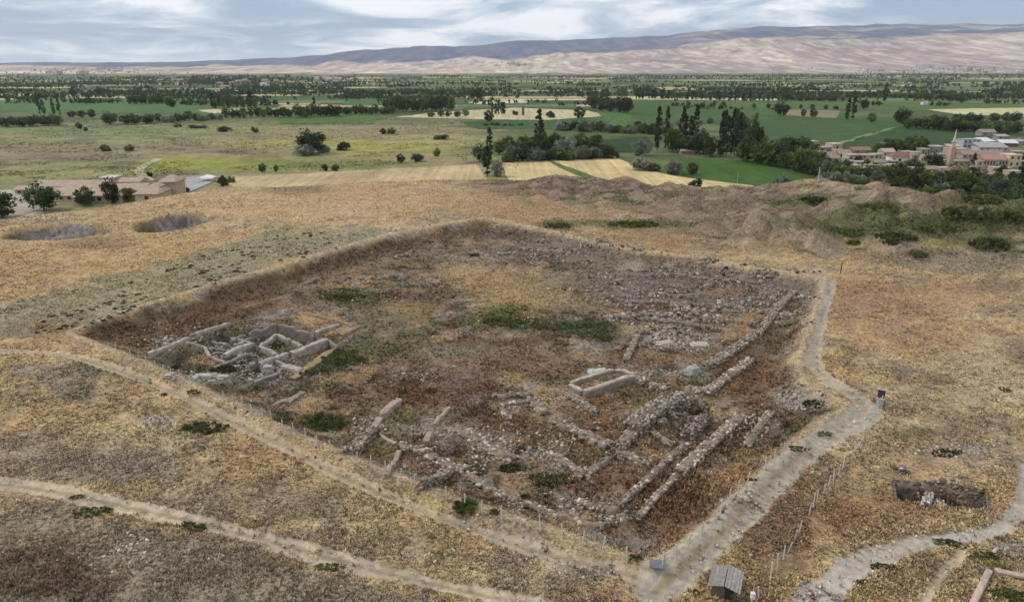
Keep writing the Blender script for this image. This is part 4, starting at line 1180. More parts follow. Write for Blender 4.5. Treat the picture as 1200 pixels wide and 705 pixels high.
# west rooms
PK = C(158, 142, 134)
mud_wall('smooth pinkish wall standing above the left rooms', [(468, 464), (458, 473), (447, 483)], 1.08, 0.87, PK, seed=31, rag=.25)
mud_wall('low pinkish continuation below the smooth left wall', [(446, 486), (440, 494), (436, 500)], 1.01, 0.43, PK, seed=32, rag=.4)
stone_wall('rubble wall slanting down towards the fence, left room', [(440, 499), (422, 512), (405, 524)], 1.6, .9, .4, PAL_S, .35, seed=33)
mud_wall('thin curved earth kerb linking the left rooms', [(441, 503), (450, 511), (465, 518)], 0.43, 0.31, C(164, 150, 132), seed=34, rag=.3)
stone_wall('stone footing along the middle of the left rooms', [(466, 520), (484, 521), (498, 527), (512, 536)], 1.6, .8, .42, PAL_S, .4, seed=35)
mud_wall('upper half of the light sloping wall by the stony patch', [(527, 474), (518, 483), (509, 494)], 0.65, 0.68, C(160, 150, 136), seed=36, rag=.4)
mud_wall('lower stub of the light sloping wall', [(506, 502), (501, 509), (497, 516)], 0.79, 0.56, C(156, 142, 132), seed=37, rag=.4)
mud_wall('narrow earth wall running down to the fence posts', [(470, 522), (463, 537), (454, 556)], 0.72, 0.62, C(138, 124, 110), seed=38, rag=.3, cap=C(156, 140, 124))
stone_wall('sloping wall ending in pink stones above the green clump', [(531, 545), (515, 554), (498, 566)], 1.3, .9, .4, PAL_S, .3, seed=39)
stone_wall('ridge of pink and white stones at the wall junction', [(512, 536), (528, 544), (545, 548)], 1.8, .7, .42, PAL_L, .5, seed=40)
stone_wall('long rubble line running below the green bushes', [(545, 552), (566, 566), (588, 576), (608, 585)], 1.2, .5, .42, PAL_S, .5, seed=41)
stone_wall('broken line of grey stones behind the round green bushes', [(610, 586), (628, 592), (644, 600)], 1.1, .4, .42, PAL_S, .55, seed=42)
stone_wall('diagonal scree of white stones across the brown floor', [(530, 497), (552, 508), (575, 522), (602, 537)], 2.2, .4, .4, PAL_L, .7, seed=43)
# east wing walls
stone_wall('upper double wall climbing beside the right-hand ditch', [(828, 425), (850, 414), (868, 401), (884, 390)], 1.8, .9, .42, PAL_S, .4, seed=44)
stone_wall('outer wall of the right-hand wing above the ditch', [(826, 458), (845, 444), (862, 432), (880, 418)], 1.5, .8, .42, PAL_L, .4, seed=45)
stone_wall('far end of the right-hand wing wall near the rim corner', [(888, 388), (902, 372), (918, 352), (930, 340)], 1.6, .7, .42, PAL_S, .5, seed=46)
stone_wall('narrow straight wall beside the white slabs', [(751, 383), (742, 402), (733, 421)], 1.1, .8, .4, PAL_S, .25, seed=47)
stone_wall('dark broken terrace wall above the white slabs', [(726, 370), (760, 372), (800, 376), (845, 384)], 1.3, .7, .42, PAL_G, .55, seed=48)
stone_wall('long low terrace wall of grey stones higher up', [(730, 352), (770, 352), (820, 356), (866, 363)], 1.2, .5, .42, PAL_G, .6, seed=49)
stone_wall('highest terrace wall under the rim', [(770, 318), (810, 322), (850, 326), (890, 330)], 1.4, .5, .45, PAL_G, .65, seed=50)
stone_wall('rubble crossing by the pale boulder', [(800, 452), (815, 455), (832, 456)], 2.4, .5, .4, PAL_S, .6, seed=51)
stone_wall('isolated stone patch by the path edge', [(838, 470), (846, 472), (852, 477)], 1.0, .4, .45, PAL_L, .5, seed=52)
stone_wall('straight footing of stones in the right-hand brown weeds', [(905, 480), (895, 492), (884, 506), (876, 520)], 1.2, .4, .42, PAL_S, .5, seed=53)
# --- the pale excavated houses in the left-hand pit
GW = C(156, 148, 139); GWD = C(130, 124, 118)
mud_wall('grey back wall of the excavated houses, straight part', [(290, 388), (325, 376)], 0.74, 1.90, GWD, seed=61, rag=.14)
mud_wall('grey back wall of the excavated houses, rounded corner', [(326, 376.5), (368, 391)], 0.74, 1.90, GWD, seed=62, rag=.14)
mud_wall('pale bent wall of the inner excavated room', [(303, 405), (324, 391), (340, 396)], 0.74, 1.33, GW, seed=63, rag=.14)
mud_wall('longest thick light wall of the excavated houses', [(340, 411), (383, 392.5)], 1.18, 1.52, C(166, 157, 152), seed=64, rag=.14)
mud_wall('grey return wall at the end of the longest light wall', [(384, 394), (405, 399)], 0.62, 1.14, GWD, seed=65, rag=.14)
mud_wall('lumpy light wall joining the pale cubes', [(303, 425), (338, 410.5)], 0.99, 1.23, C(158, 150, 146), seed=66, rag=.14)
mud_wall('low pale platform between the light walls', [(330, 425), (354, 432)], 1.24, 0.76, C(170, 160, 158), seed=67, rag=.14)
mud_wall('ragged light wall near the white floor', [(262, 413), (297, 399)], 0.93, 1.14, C(170, 164, 156), seed=68, rag=.14)
mud_wall('row of weathered pale stumps along the pit edge', [(172, 412), (222, 393)], 0.81, 0.85, C(164, 158, 152), seed=69, rag=.14)
mud_wall('curved pale wall around the golden grass room', [(216, 398), (240, 406), (246, 416)], 0.56, 0.95, C(160, 152, 144), seed=70, rag=.14)
mud_wall('light ridge along the upper edge of the pit', [(226, 391), (270, 376)], 0.74, 0.85, C(158, 152, 148), seed=71, rag=.14)
mud_wall('broken middle wall among the excavated rooms', [(270, 392), (294, 400)], 0.68, 0.85, C(146, 140, 136), seed=72, rag=.14)
mud_wall('white floor kerb at the lower side of the pit', [(196, 441), (232, 438), (268, 440)], 0.99, 0.47, C(176, 170, 168), seed=73, rag=.14)
mud_wall('straw-coloured earth ridge along the pit edge', [(342, 443), (362, 428), (385, 412), (412, 395)], 1.5, .5, C(142, 124, 96), seed=74, rag=.3, name='earth_ridge')
mud_wall('upper tan earth ridge beyond the golden grass plot', [(398, 391), (410, 386), (422, 380)], 1.4, .5, C(138, 122, 98), seed=75, rag=.3, name='earth_ridge')
mud_wall('thin earth ridge bounding the golden grass plot', [(356, 365), (376, 369), (396, 374), (414, 380)], 1.0, .35, C(140, 124, 100), seed=76, rag=.3, name='earth_ridge')
mud_wall('stub of light wall beside the dark green shrubs', [(336, 470), (346, 463), (356, 456)], 0.86, 0.43, C(140, 130, 122), seed=77, rag=.3)
mud_wall('low pale bank running past the left shrubs', [(318, 473), (334, 468), (350, 463)], 0.72, 0.31, C(146, 134, 120), seed=78, rag=.32)
def cube_block(label, px, py, w, d, h, rz, c, seed):
    r = np.random.default_rng(seed)
    x, y, z = W(px, py)
    n = 5
    me = bpy.data.meshes.new('mud_block')
    import bmesh
    bm = bmesh.new(); bmesh.ops.create_cube(bm, size=1.0)
    bmesh.ops.subdivide_edges(bm, edges=bm.edges[:], cuts=5, use_grid_fill=True)
    for v in bm.verts:
        sph = v.co.normalized() * .62
        v.co = v.co.lerp(sph, .22)
        q = fbm(np.array([v.co.x * 2.6 + seed + v.co.z]), np.array([v.co.y * 2.6 + v.co.z * 2.1]), seed, 4)[0] - .5
        v.co *= 1 + q * .7
        v.co.x *= 1 - .35 * v.co.z; v.co.y *= 1 - .35 * v.co.z
    bm.to_mesh(me); bm.free()
    V = np.zeros(len(me.vertices) * 3, np.float32); me.vertices.foreach_get('co', V); V = V.reshape(-1, 3)
    a = me.color_attributes.new("col", 'FLOAT_COLOR', 'POINT'); cc = np.ones((len(V), 4), np.float32)
    cc[:, :3] = np.asarray(c) * (.8 + .4 * fbm(V[:, 0] * 4, V[:, 1] * 4 + V[:, 2] * 5, seed, 3))[:, None]
    a.data.foreach_set("color", cc.ravel())
    o = link('mud_block', me, M_MUD); o.location = (x, y, z + h * .42); o.rotation_euler.z = rz; o.scale = (w, d, h)
    thing(o, label, 'earth block')
cube_block('pale earth block at the foot of the lumpy wall', 314, 434, 1.8, 1.4, 1.0, .1, C(160, 154, 150), 83)
cube_block('large pale boulder leaning by the right-hand wing', 812, 437, 2.4, 1.7, 1.3, .6, C(156, 154, 152), 86)
cube_block('flat white slab beside the narrow straight wall', 820, 404, 3.4, 1.6, .35, .1, C(172, 164, 156), 87)
cube_block('broken white slab above the golden weeds', 780, 402, 3.0, 1.6, .4, .3, C(168, 160, 152), 88)
cube_block('pale greenish slab above the plastered rectangle', 702, 436, 3.0, 2.0, .5, .2, C(164, 168, 160), 89)
# --- straight walls closing the excavated rooms
for k_, (lb_, p_, w_, h_) in enumerate((('pale wall running from the grey back wall towards the golden grass', [(369, 391), (398, 378)], .8, .6), ('straight wall closing the upper excavated room on its left', [(288, 389), (270, 397)], .8, 1.1),
    ('straight wall between the bent pale wall and the lumpy wall', [(305, 405), (324, 413)], .7, 1.0), ('straight pale wall along the pit floor, before the dark shrubs', [(250, 430), (292, 413)], .7, .7),
    ('wall stub crossing behind the longest light wall', [(354, 404), (340, 397)], .7, .9), ('lowest straight wall at the near edge of the excavated houses', [(296, 447), (330, 434)], .8, .6))):
    mud_wall(lb_, p_, w_, h_, (GW, GWD)[k_ % 2], seed=110 + k_, rag=.12)
for k_, (lb_, a_, b_, w_, d_, h_) in enumerate((('tilted pale block just inside the left tip of the excavated houses', 196, 407, 1.5, 1.0, .9), ('pale block beside the longest light wall, on its near side', 352, 415, 1.4, 1.1, .9), ('grey block in the corner of the bent pale room', 331, 400, 1.2, 1.0, .8), ('pale block at the near end of the upper left ridge wall', 228, 395, 1.3, 1.0, .9),
    ('low pale block amid the rubble of the middle rooms', 283, 405, 1.5, 1.0, .8), ('pale block by the dark shrub of the near rooms', 296, 430, 1.4, 1.2, .9), ('small pale block on the white floor of the pit', 252, 441, 1.3, 1.0, .6), ('grey block below the rounded corner of the back wall', 358, 395, 1.3, 1.0, .8))):
    cube_block(lb_, a_, b_, w_, d_, h_, k_ * .4, (GW, GWD)[k_ % 2], 140 + k_)
# --- loose stones
mud_wall('thin pale partition left of the longest light wall', [(318, 420), (336, 427)], 0.43, 0.76, GW, seed=101, rag=.2)
mud_wall('low pale partition crossing the weeds of the excavated houses', [(246, 416), (264, 423)], 0.43, 0.66, GW, seed=102, rag=.3)
mud_wall('small pale partition under the straight grey back wall', [(284, 399), (304, 391)], 0.50, 0.85, GWD, seed=103, rag=.3)
mud_wall('low pale partition above the golden grass room', [(246, 394), (266, 402)], 0.43, 0.66, GW, seed=104, rag=.3)
rubble('pale_rubble', [(285, 412, 60, 16, 300), (210, 402, 40, 8, 160), (235, 442, 46, 6, 160), (310, 430, 40, 12, 160)], 305, [C(176, 168, 160), C(156, 148, 142), C(140, 132, 126)], (.25, .75))
rubble('stone_rubble', [(665, 292, 90, 16, 700), (790, 400, 46, 10, 600), (565, 517, 50, 16, 420), (900, 350, 40, 20, 300),
    (680, 556, 18, 10, 150), (700, 480, 40, 20, 120), (650, 520, 60, 20, 160), (760, 440, 60, 14, 200), (540, 545, 50, 14, 220), (930, 470, 34, 14, 460), (885, 500, 24, 20, 140), (640, 590, 60, 12, 220),
    (430, 500, 30, 14, 120), (480, 440, 40, 16, 120), (430, 345, 60, 8, 140), (600, 375, 40, 10, 140), (560, 280, 80, 12, 300), (250, 400, 90, 26, 420), (330, 425, 60, 24, 260), (720, 605, 30, 8, 60), (1095, 582, 30, 6, 80), (70, 272, 40, 6, 220), (205, 256, 25, 7, 220)], 301)
rubble('field_stones', [(150, 645, 80, 26, 260), (183, 493, 20, 6, 50), (520, 640, 160, 40, 200), (690, 668, 40, 18, 60), (1110, 527, 60, 7, 120), (735, 689, 8, 4, 8), (1057, 547, 8, 3, 60), (300, 560, 260, 60, 260), (1180, 645, 24, 8, 80), (870, 590, 50, 50, 160), (960, 700, 40, 20, 100)], 302, PAL_L, (.15, .42))

def terraces():
    # bands of tumbled terrace stones, lying along the slope
    r = np.random.default_rng(404); A = []
    for _ in range(46):
        cx = r.uniform(690, 930); cy = r.uniform(312, 386)
        if cx < 760 and cy < 320: continue
        A.append((cx, cy, r.uniform(14, 46), r.uniform(1.2, 3.2), int(r.uniform(40, 120))))
    for _ in range(14): A.append((r.uniform(610, 740), r.uniform(282, 312), r.uniform(14, 40), r.uniform(1, 2.4), 50))
    A += [(795, 392, 40, 6, 120), (770, 403, 40, 3, 90), (740, 372, 30, 3, 120), (800, 376, 46, 3, 220), (830, 358, 50, 3, 160), (470, 300, 60, 3, 80), (440, 328, 30, 3, 60), (600, 300, 60, 4, 80)]
    rubble('terrace_stones', A, 303, PAL_S + PAL_G + [C(78, 74, 70), C(70, 64, 60)], (.35, 1.0))
terraces()
rubble('floor_stones', [(560, 430, 260, 110, 1500), (700, 520, 130, 80, 500), (480, 500, 90, 60, 300), (640, 330, 220, 50, 700), (300, 430, 110, 40, 600)], 306, PAL_S + PAL_G, (.12, .36))
# ------------------------------------------------------------------ buildings
def box(V, Fs, x0, x1, y0, y1, z0, z1):
    b = len(V)
    V += [(x0, y0, z0), (x1, y0, z0), (x1, y1, z0), (x0, y1, z0), (x0, y0, z1), (x1, y0, z1), (x1, y1, z1), (x0, y1, z1)]
    Fs += [(b, b + 3, b + 2, b + 1), (b + 4, b + 5, b + 6, b + 7), (b, b + 1, b + 5, b + 4), (b + 1, b + 2, b + 6, b + 5), (b + 2, b + 3, b + 7, b + 6), (b + 3, b, b + 4, b + 7)]
def cyl(V, Fs, cx, cy, z0, z1, r0, r1, n=10):
    b = len(V)
    for z, r in ((z0, r0), (z1, r1)):
        for i in range(n):
            a = 2 * PI * i / n; V.append((cx + math.cos(a) * r, cy + math.sin(a) * r, z))
    for i in range(n):
        j = (i + 1) % n; Fs.append((b + i, b + j, b + n + j, b + n + i))
    c = len(V); V += [(cx, cy, z0), (cx, cy, z1)]
    for i in range(n):
        j = (i + 1) % n; Fs.append((c, b + j, b + i, b + i)); Fs.append((c + 1, b + n + i, b + n + j, b + n + j))
def part(name, VF, mat, parent):
    V, Fs = VF
    bm_f = []
    me = bpy.data.meshes.new(name)
    me.from_pydata([tuple(v) for v in V], [], [tuple(dict.fromkeys(f)) for f in Fs]); me.update()
    me.materials.append(mat)
    o = bpy.data.objects.new(name, me); COL.objects.link(o)
    if parent is not None: o.parent = parent
    return o
MATS = {}
def cm(c, name='painted_wall', var=.16, scale=.7):
    k = (tuple(np.round(c, 3)), name)
    if k not in MATS: MATS[k] = solid_mat(name, tuple(c), var, scale, .85)
    return MATS[k]
M_GLASS, _nt, _b = nodes_of("window_glass"); _b.inputs["Base Color"].default_value = (.03, .035, .04, 1); _b.inputs["Roughness"].default_value = .15; _b.inputs["Specular IOR Level"].default_value = .5
M_WOOD = solid_mat("old_wood", tuple(C(112, 100, 86)), .3, 6, .9)
M_TIN = solid_mat("weathered_sheet", tuple(C(132, 128, 126)), .3, 3.0, .7)
M_POST = solid_mat("fence_post_paint", tuple(C(200, 193, 182)), .15, 4, .8)
M_WIRE = solid_mat("fence_wire", tuple(C(120, 116, 112)), .1, 4, .6)
BEIGE = C(186, 168, 148); PINKW = C(176, 156, 144); WHITEW = C(184, 176, 166); GREYW = C(150, 144, 138); CREAM = C(204, 188, 160); BLUEW = C(172, 177, 186); TILE = C(130, 100, 90); TILEP = C(148, 132, 122); FLATR = C(172, 162, 150); TINR = C(156, 155, 155); REDR = C(142, 98, 94)

def house(label, px, py, wpx, hpx, wall, roof, rcol, d=8.0, rz=0.0, wins=2, floors=1, rise=.24, door=True, name='house', cat='house', z=PLAIN, chimney=False, group=None):
    x, y = flat(px, py, z); m = pxm(x, y, z)
    w, h = wpx * m, hpx * m
    root = link(name, None, loc=(x, y + d / 2, z - .1)); root.rotation_euler.z = rz
    thing(root, label, cat, group)
    V, Fs = [], []; box(V, Fs, -w / 2, w / 2, -d / 2, d / 2, -1.0, h)
    part('wall', (V, Fs), cm(wall), root)
    V, Fs = [], []; o = .45
    if roof == 'flat':
        box(V, Fs, -w / 2 - .25, w / 2 + .25, -d / 2 - .25, d / 2 + .25, h + .003, h + .35)
    elif roof == 'gable':
        r = d * rise * 1.2
        V += [(-w / 2 - o, -d / 2 - o, h - .1), (w / 2 + o, -d / 2 - o, h - .1), (w / 2 + o, d / 2 + o, h - .1), (-w / 2 - o, d / 2 + o, h - .1), (-w / 2 - o, 0, h + r), (w / 2 + o, 0, h + r)]
        Fs += [(0, 1, 5, 4), (2, 3, 4, 5), (0, 4, 3), (1, 2, 5), (3, 2, 1, 0)]
    elif roof == 'hip':
        r = d * rise * 1.3; k = min(w, d) * .42
        V += [(-w / 2 - o, -d / 2 - o, h - .1), (w / 2 + o, -d / 2 - o, h - .1), (w / 2 + o, d / 2 + o, h - .1), (-w / 2 - o, d / 2 + o, h - .1), (-w / 2 + k, 0, h + r), (w / 2 - k, 0, h + r)]
        Fs += [(0, 1, 5, 4), (2, 3, 4, 5), (3, 0, 4), (1, 2, 5), (3, 2, 1, 0)]
    else:   # mono-pitch
        r = d * rise
        V += [(-w / 2 - o, -d / 2 - o, h + .05), (w / 2 + o, -d / 2 - o, h + .05), (w / 2 + o, d / 2 + o, h + r), (-w / 2 - o, d / 2 + o, h + r),
              (-w / 2 - o, -d / 2 - o, h + .25), (w / 2 + o, -d / 2 - o, h + .25), (w / 2 + o, d / 2 + o, h + r + .2), (-w / 2 - o, d / 2 + o, h + r + .2)]
        Fs += [tuple(f) for f in BOX_F]
    ro = part('roof', (V, Fs), cm(rcol, 'roofing', .25, 1.2), root)
    if chimney:
        V, Fs = [], []; box(V, Fs, -w * .12, -w * .12 + .9, .2, 1.1, h, h + d * rise * 1.3 + 1.2); part('chimney', (V, Fs), cm(GREYW), ro)
    fh = h / floors
    for f in range(floors):
        for i in range(wins):
            if door and f == 0 and i == wins // 2 and wins > 1: continue
            cx = (i + .5) / wins * w - w / 2; ww = min(1.5, w / wins * .5); z0 = f * fh + fh * .38; z1 = f * fh + fh * .78
            V, Fs = [], []; box(V, Fs, cx - ww / 2, cx + ww / 2, -d / 2 - .04, -d / 2 + .1, z0, z1)
            wo = part('window', (V, Fs), M_GLASS, root)
            V, Fs = [], []; box(V, Fs, cx - ww / 2 - .12, cx + ww / 2 + .12, -d / 2 - .14, -d / 2 - .043, z0 - .14, z0 - .002); part('sill', (V, Fs), cm(WHITEW), wo)
    if door and wins > 1:
        cx = (wins // 2 + .5) / wins * w - w / 2
        V, Fs = [], []; box(V, Fs, cx - .55, cx + .55, -d / 2 - .05, -d / 2 + .1, -.3, min(2.1, h * .7)); part('door', (V, Fs), M_WOOD, root)
    return root

house('small beige house with a red lean-to roof, first of the village', 952, 173, 13, 7, BEIGE, 'flat', FLATR, 8, .2, 2)
house('long pale flat-roofed shed beside the first house', 966, 178, 14, 5, GREYW, 'flat', FLATR, 7, .1, 2)
house('plain square block with flat roof beyond the pale shed', 979, 178, 13, 9, BEIGE, 'flat', C(190, 178, 166), 9, .25, 1, door=False)
house('low pink-roofed house behind the square block', 990, 186, 14, 6, PINKW, 'gable', TILEP, 9, -.1, 2)
house('white-fronted flat house with one dark window', 1001, 189, 17, 7, WHITEW, 'flat', FLATR, 8, .15, 3)
house('beige two-window house next to the white-fronted house', 1017, 191, 16, 9, BEIGE, 'flat', FLATR, 8, -.1, 2, 2)
house('low brown-roofed barn behind the white-fronted house', 1010, 180, 22, 4, GREYW, 'gable', C(140, 118, 100), 8, .05, 2)
house('small whitewashed hut among the trees, nearest the mound', 1004, 202, 8, 8, CREAM, 'flat', FLATR, 5, .1, 1, door=False)
house('squat grey hut just behind the nearest trees', 1019, 205, 10, 7, GREYW, 'flat', FLATR, 6, -.1, 1, door=False)
house('narrow tall house like a stub tower', 1037, 180, 7, 12, PINKW, 'flat', FLATR, 5, 0, 1, 2, door=False)
house('small house with a row of white porch posts', 1041, 185, 14, 7, WHITEW, 'gable', FLATR, 8, .1, 4)
house('white house under a red hipped roof with chimney', 1058, 192, 25, 8, C(220, 216, 208), 'hip', TILE, 10, -.12, 4, chimney=True)
house('slim pinkish house touching the white red-roofed house', 1072, 193, 8, 11, PINKW, 'flat', TILEP, 7, -.1, 1, 2, door=False)
house('flat grey roofed outbuilding below the white house', 1078, 202, 18, 5, GREYW, 'flat', C(178, 166, 158), 8, .1, 2)
house('grey stone house with pale posts, left of the minaret', 1084, 181, 10, 6, GREYW, 'flat', FLATR, 7, .1, 3)
house('wide grey house behind the stone house', 1097, 178, 20, 6, GREYW, 'flat', C(176, 166, 152), 9, .05, 3)
house('flat pink prayer hall with one round-headed window by the minaret', 1124, 184, 22, 9, PINKW, 'flat', C(176, 158, 148), 10, .05, 2, name='prayer_hall', cat='mosque', door=False)
house('bluish white two-storey house, brightest in the village', 1137, 174, 21, 10, BLUEW, 'flat', TINR, 9, .1, 4, 2)
house('open-sided shed with a white tilted roof', 1158, 170, 16, 4, C(86, 84, 84), 'mono', C(206, 208, 212), 10, .25, 2, name='shed', cat='shed')
house('white flat-roofed workshop behind the long pink house', 1165, 178, 32, 5, WHITEW, 'mono', TINR, 12, -.1, 5, name='workshop', cat='workshop')
house('second white-roofed shed at the village end', 1184, 172, 18, 4, C(96, 94, 94), 'mono', C(200, 202, 206), 9, -.2, 2, name='shed', cat='shed')
house('long low house under a continuous pink tile roof', 1152, 186, 48, 5, PINKW, 'gable', TILEP, 10, -.03, 8)
house('pink-walled house with a dark arcade of openings', 1166, 196, 28, 9, PINKW, 'gable', C(170, 132, 120), 9, -.03, 8)
house('cream two-storey house at the village end, one dark window', 1187, 196, 15, 14, CREAM, 'flat', C(204, 190, 164), 9, .08, 2, 2, door=False)
house('house with the bright pinkish red roof', 1127, 206, 22, 5, GREYW, 'hip', REDR, 11, .1, 3)
house('low wall-like stable with dark openings above the red roof', 1123, 193, 24, 4, PINKW, 'flat', C(160, 140, 126), 6, .02, 4, name='stable', cat='stable')
house('pale narrow house between pointed tree and arcade', 1147, 200, 8, 11, BEIGE, 'flat', FLATR, 7, 0, 1, 2, door=False)
house('low pale shed under the poplars behind the hay meadow', 809, 181, 22, 4, C(150, 120, 104), 'mono', C(188, 180, 172), 6, 0, 3, name='shed', cat='shed')
house('whitish house half hidden by the dark belt of trees', 903, 178, 12, 7, CREAM, 'flat', FLATR, 8, .1, 2)
house('small white house alone among the far fields', 1084, 123, 7, 3.4, C(224, 222, 220), 'gable', TINR, 6, .3, 2)
house('low grey barn roof between village and tree line', 1158, 160, 17, 5, GREYW, 'gable', C(146, 138, 132), 9, 0, 2, name='barn', cat='barn')

for k_, (a_, b_, w_, h_, wl, rf, rc) in enumerate(((962, 183, 12, 5, BEIGE, 'flat', FLATR), (974, 186, 10, 5, GREYW, 'gable', TILEP), (984, 182, 12, 4, PINKW, 'mono', GREYW), (1010, 195, 14, 5, CREAM, 'flat', FLATR), (1028, 187, 11, 6, PINKW, 'flat', FLATR), (1030, 196, 12, 6, BEIGE, 'gable', TILEP),
    (1046, 194, 10, 5, GREYW, 'flat', FLATR), (1050, 201, 13, 5, BEIGE, 'mono', FLATR), (1064, 183, 13, 5, PINKW, 'flat', FLATR), (1086, 188, 12, 5, BEIGE, 'flat', FLATR), (1100, 187, 14, 6, PINKW, 'flat', GREYW), (1103, 194, 12, 6, GREYW, 'flat', FLATR), (1140, 181, 16, 4, BEIGE, 'flat', FLATR), (1092, 203, 14, 5, PINKW, 'gable', TILEP), (1174, 203, 20, 6, BEIGE, 'flat', FLATR), (1197, 184, 16, 6, GREYW, 'flat', FLATR), (1175, 164, 16, 4, GREYW, 'mono', TINR), (1142, 208, 12, 5, BEIGE, 'flat', FLATR),
    (958, 188, 10, 4, BEIGE, 'flat', FLATR), (978, 190, 12, 5, CREAM, 'gable', TILEP), (996, 194, 10, 5, GREYW, 'flat', FLATR), (1022, 199, 11, 5, PINKW, 'flat', FLATR), (1036, 201, 10, 5, BEIGE, 'gable', GREYW), (1060, 204, 12, 5, GREYW, 'flat', FLATR), (1074, 184, 10, 5, BEIGE, 'flat', FLATR), (1108, 202, 12, 5, BEIGE, 'flat', FLATR), (1118, 176, 14, 4, GREYW, 'mono', FLATR), (1150, 172, 10, 5, BEIGE, 'flat', FLATR), (1160, 209, 14, 5, PINKW, 'gable', TILEP), (1190, 206, 16, 5, BEIGE, 'flat', FLATR), (1203, 196, 14, 6, PINKW, 'flat', FLATR), (1196, 170, 14, 4, GREYW, 'mono', TINR))):
    house('small plain house packed in among the larger village houses', a_, b_, w_, h_, wl, rf, rc, 6, (k_ * .37) % .5 - .25, 2, group='small houses packed in the village')
def minaret():
    x, y = flat(1112, 196, PLAIN); m = pxm(x, y)
    root = link('minaret', None, loc=(x, y, PLAIN)); thing(root, 'slender pale minaret rising from the village, tipped by a thin spire', 'minaret')
    H = 43 * m
    V, Fs = [], []; box(V, Fs, -1.45, 1.45, -1.45, 1.45, -1, H * .56); part('tower_base', (V, Fs), cm(C(190, 164, 146)), root)
    V, Fs = [], []; cyl(V, Fs, 0, 0, H * .56 + .003, H * .74, 1.05, .95); part('shaft', (V, Fs), cm(C(206, 190, 170)), root)
    V, Fs = [], []; cyl(V, Fs, 0, 0, H * .66, H * .69, 1.6, 1.8); part('balcony', (V, Fs), cm(C(206, 196, 180)), root)
    V, Fs = [], []; cyl(V, Fs, 0, 0, H * .74 + .003, H * 1.02, .7, .06); part('spire', (V, Fs), cm(C(206, 204, 192)), root)
minaret()

# the long building at the foot of the mound
def visitor_building():
    x, y = flat(150, 238, PLAIN); root = link('visitor_building', None, loc=(x, y, PLAIN))
    thing(root, 'sprawling tan-roofed building with pale walls at the mound foot', 'building')
    WB = C(192, 174, 156); RB = C(166, 150, 134)
    def block(px, py, wpx, hpx, d, rz, rise, kind='gable', wins=3, wall=WB, roof=RB):
        bx, by = flat(px, py, PLAIN); m = pxm(bx, by); w, h = wpx * m, hpx * m
        cx, cy = bx - x, by - y + d / 2
        c_, s_ = math.cos(rz), math.sin(rz)
        def tr(V): return [(cx + a * c_ - b * s_, cy + a * s_ + b * c_, q) for a, b, q in V]
        V, Fs = [], []; box(V, Fs, -w / 2, w / 2, -d / 2, d / 2, -1, h); wo = part('wall', (tr(V), Fs), cm(wall), root)
        V, Fs = [], []; o = .8; r = rise
        k = min(w, d) * .4 if kind == 'hip' else -o
        if kind == 'flat': box(V, Fs, -w / 2 - .3, w / 2 + .3, -d / 2 - .3, d / 2 + .3, h + .003, h + .5)
        else:
            V += [(-w / 2 - o, -d / 2 - o, h), (w / 2 + o, -d / 2 - o, h), (w / 2 + o, d / 2 + o, h), (-w / 2 - o, d / 2 + o, h), (-w / 2 + k, d * .1, h + r), (w / 2 - k, d * .1, h + r),
                  (-w / 2 - o, -d / 2 - o, h - .4), (w / 2 + o, -d / 2 - o, h - .4), (w / 2 + o, d / 2 + o, h - .4), (-w / 2 - o, d / 2 + o, h - .4)]
            Fs += [(0, 1, 5, 4), (2, 3, 4, 5), (3, 0, 4), (1, 2, 5), (9, 8, 7, 6), (6, 7, 1, 0), (7, 8, 2, 1), (8, 9, 3, 2), (9, 6, 0, 3)]
        part('roof', (tr(V), Fs), cm(roof, 'roofing', .2, .5), root)
        for i in range(wins):
            q = (i + .5) / wins * w - w / 2
            V, Fs = [], []; box(V, Fs, q - .9, q + .9, -d / 2 - .05, -d / 2 + .1, h * .3, h * .78); part('window', (tr(V), Fs), M_GLASS, root)
    block(62, 236, 66, 7, 16, .04, 2.6, wins=7)
    block(80, 226, 80, 8, 12, .04, 2.2, wins=8)
    block(122, 238, 40, 9, 14, .04, 2.4, wins=4)
    block(150, 232, 34, 9, 14, .04, 2.4, wins=3)
    block(98, 232, 46, 11, 15, .03, 2.6, wins=5)
    block(127, 222, 16, 13, 9, 0, .5, 'flat', 2, C(176, 160, 146), C(198, 190, 184))
    block(146, 222, 36, 9, 9, 0, 1.6, wins=4)
    block(172, 240, 26, 13, 22, .04, 3.4, 'hip', 1)
    block(187, 236, 8, 17, 5, .05, .6, 'flat', 1, C(196, 176, 160))
    block(198, 233, 18, 20, 12, .06, 2.6, 'hip', 1, C(182, 160, 146), C(168, 148, 134))
    block(33, 228, 30, 6, 9, .05, 1.4, wins=3)
    block(91, 240, 12, 8, 8, .05, .5, 'flat', 1, C(206, 196, 186), C(176, 160, 148))
visitor_building()
def canopy():
    x, y = flat(244, 212, PLAIN); root = link('tent', None, loc=(x, y, PLAIN)); thing(root, 'white canopy tent at the far corner of the grey parking lot', 'tent')
    V = [(-4, -3, 2.2), (4, -3, 2.2), (4, 3, 2.2), (-4, 3, 2.2), (0, 0, 3.9)]; part('cover', (V, [(0, 1, 4), (1, 2, 4), (2, 3, 4), (3, 0, 4), (3, 2, 1, 0)]), cm(C(226, 226, 228), 'canvas', .05), root)
    for sx_ in (-3.8, 3.8):
        for sy_ in (-2.8, 2.8):
            V, Fs = [], []; cyl(V, Fs, sx_, sy_, -.3, 2.2, .08, .08, 6); part('pole', (V, Fs), M_POST, root)
canopy()

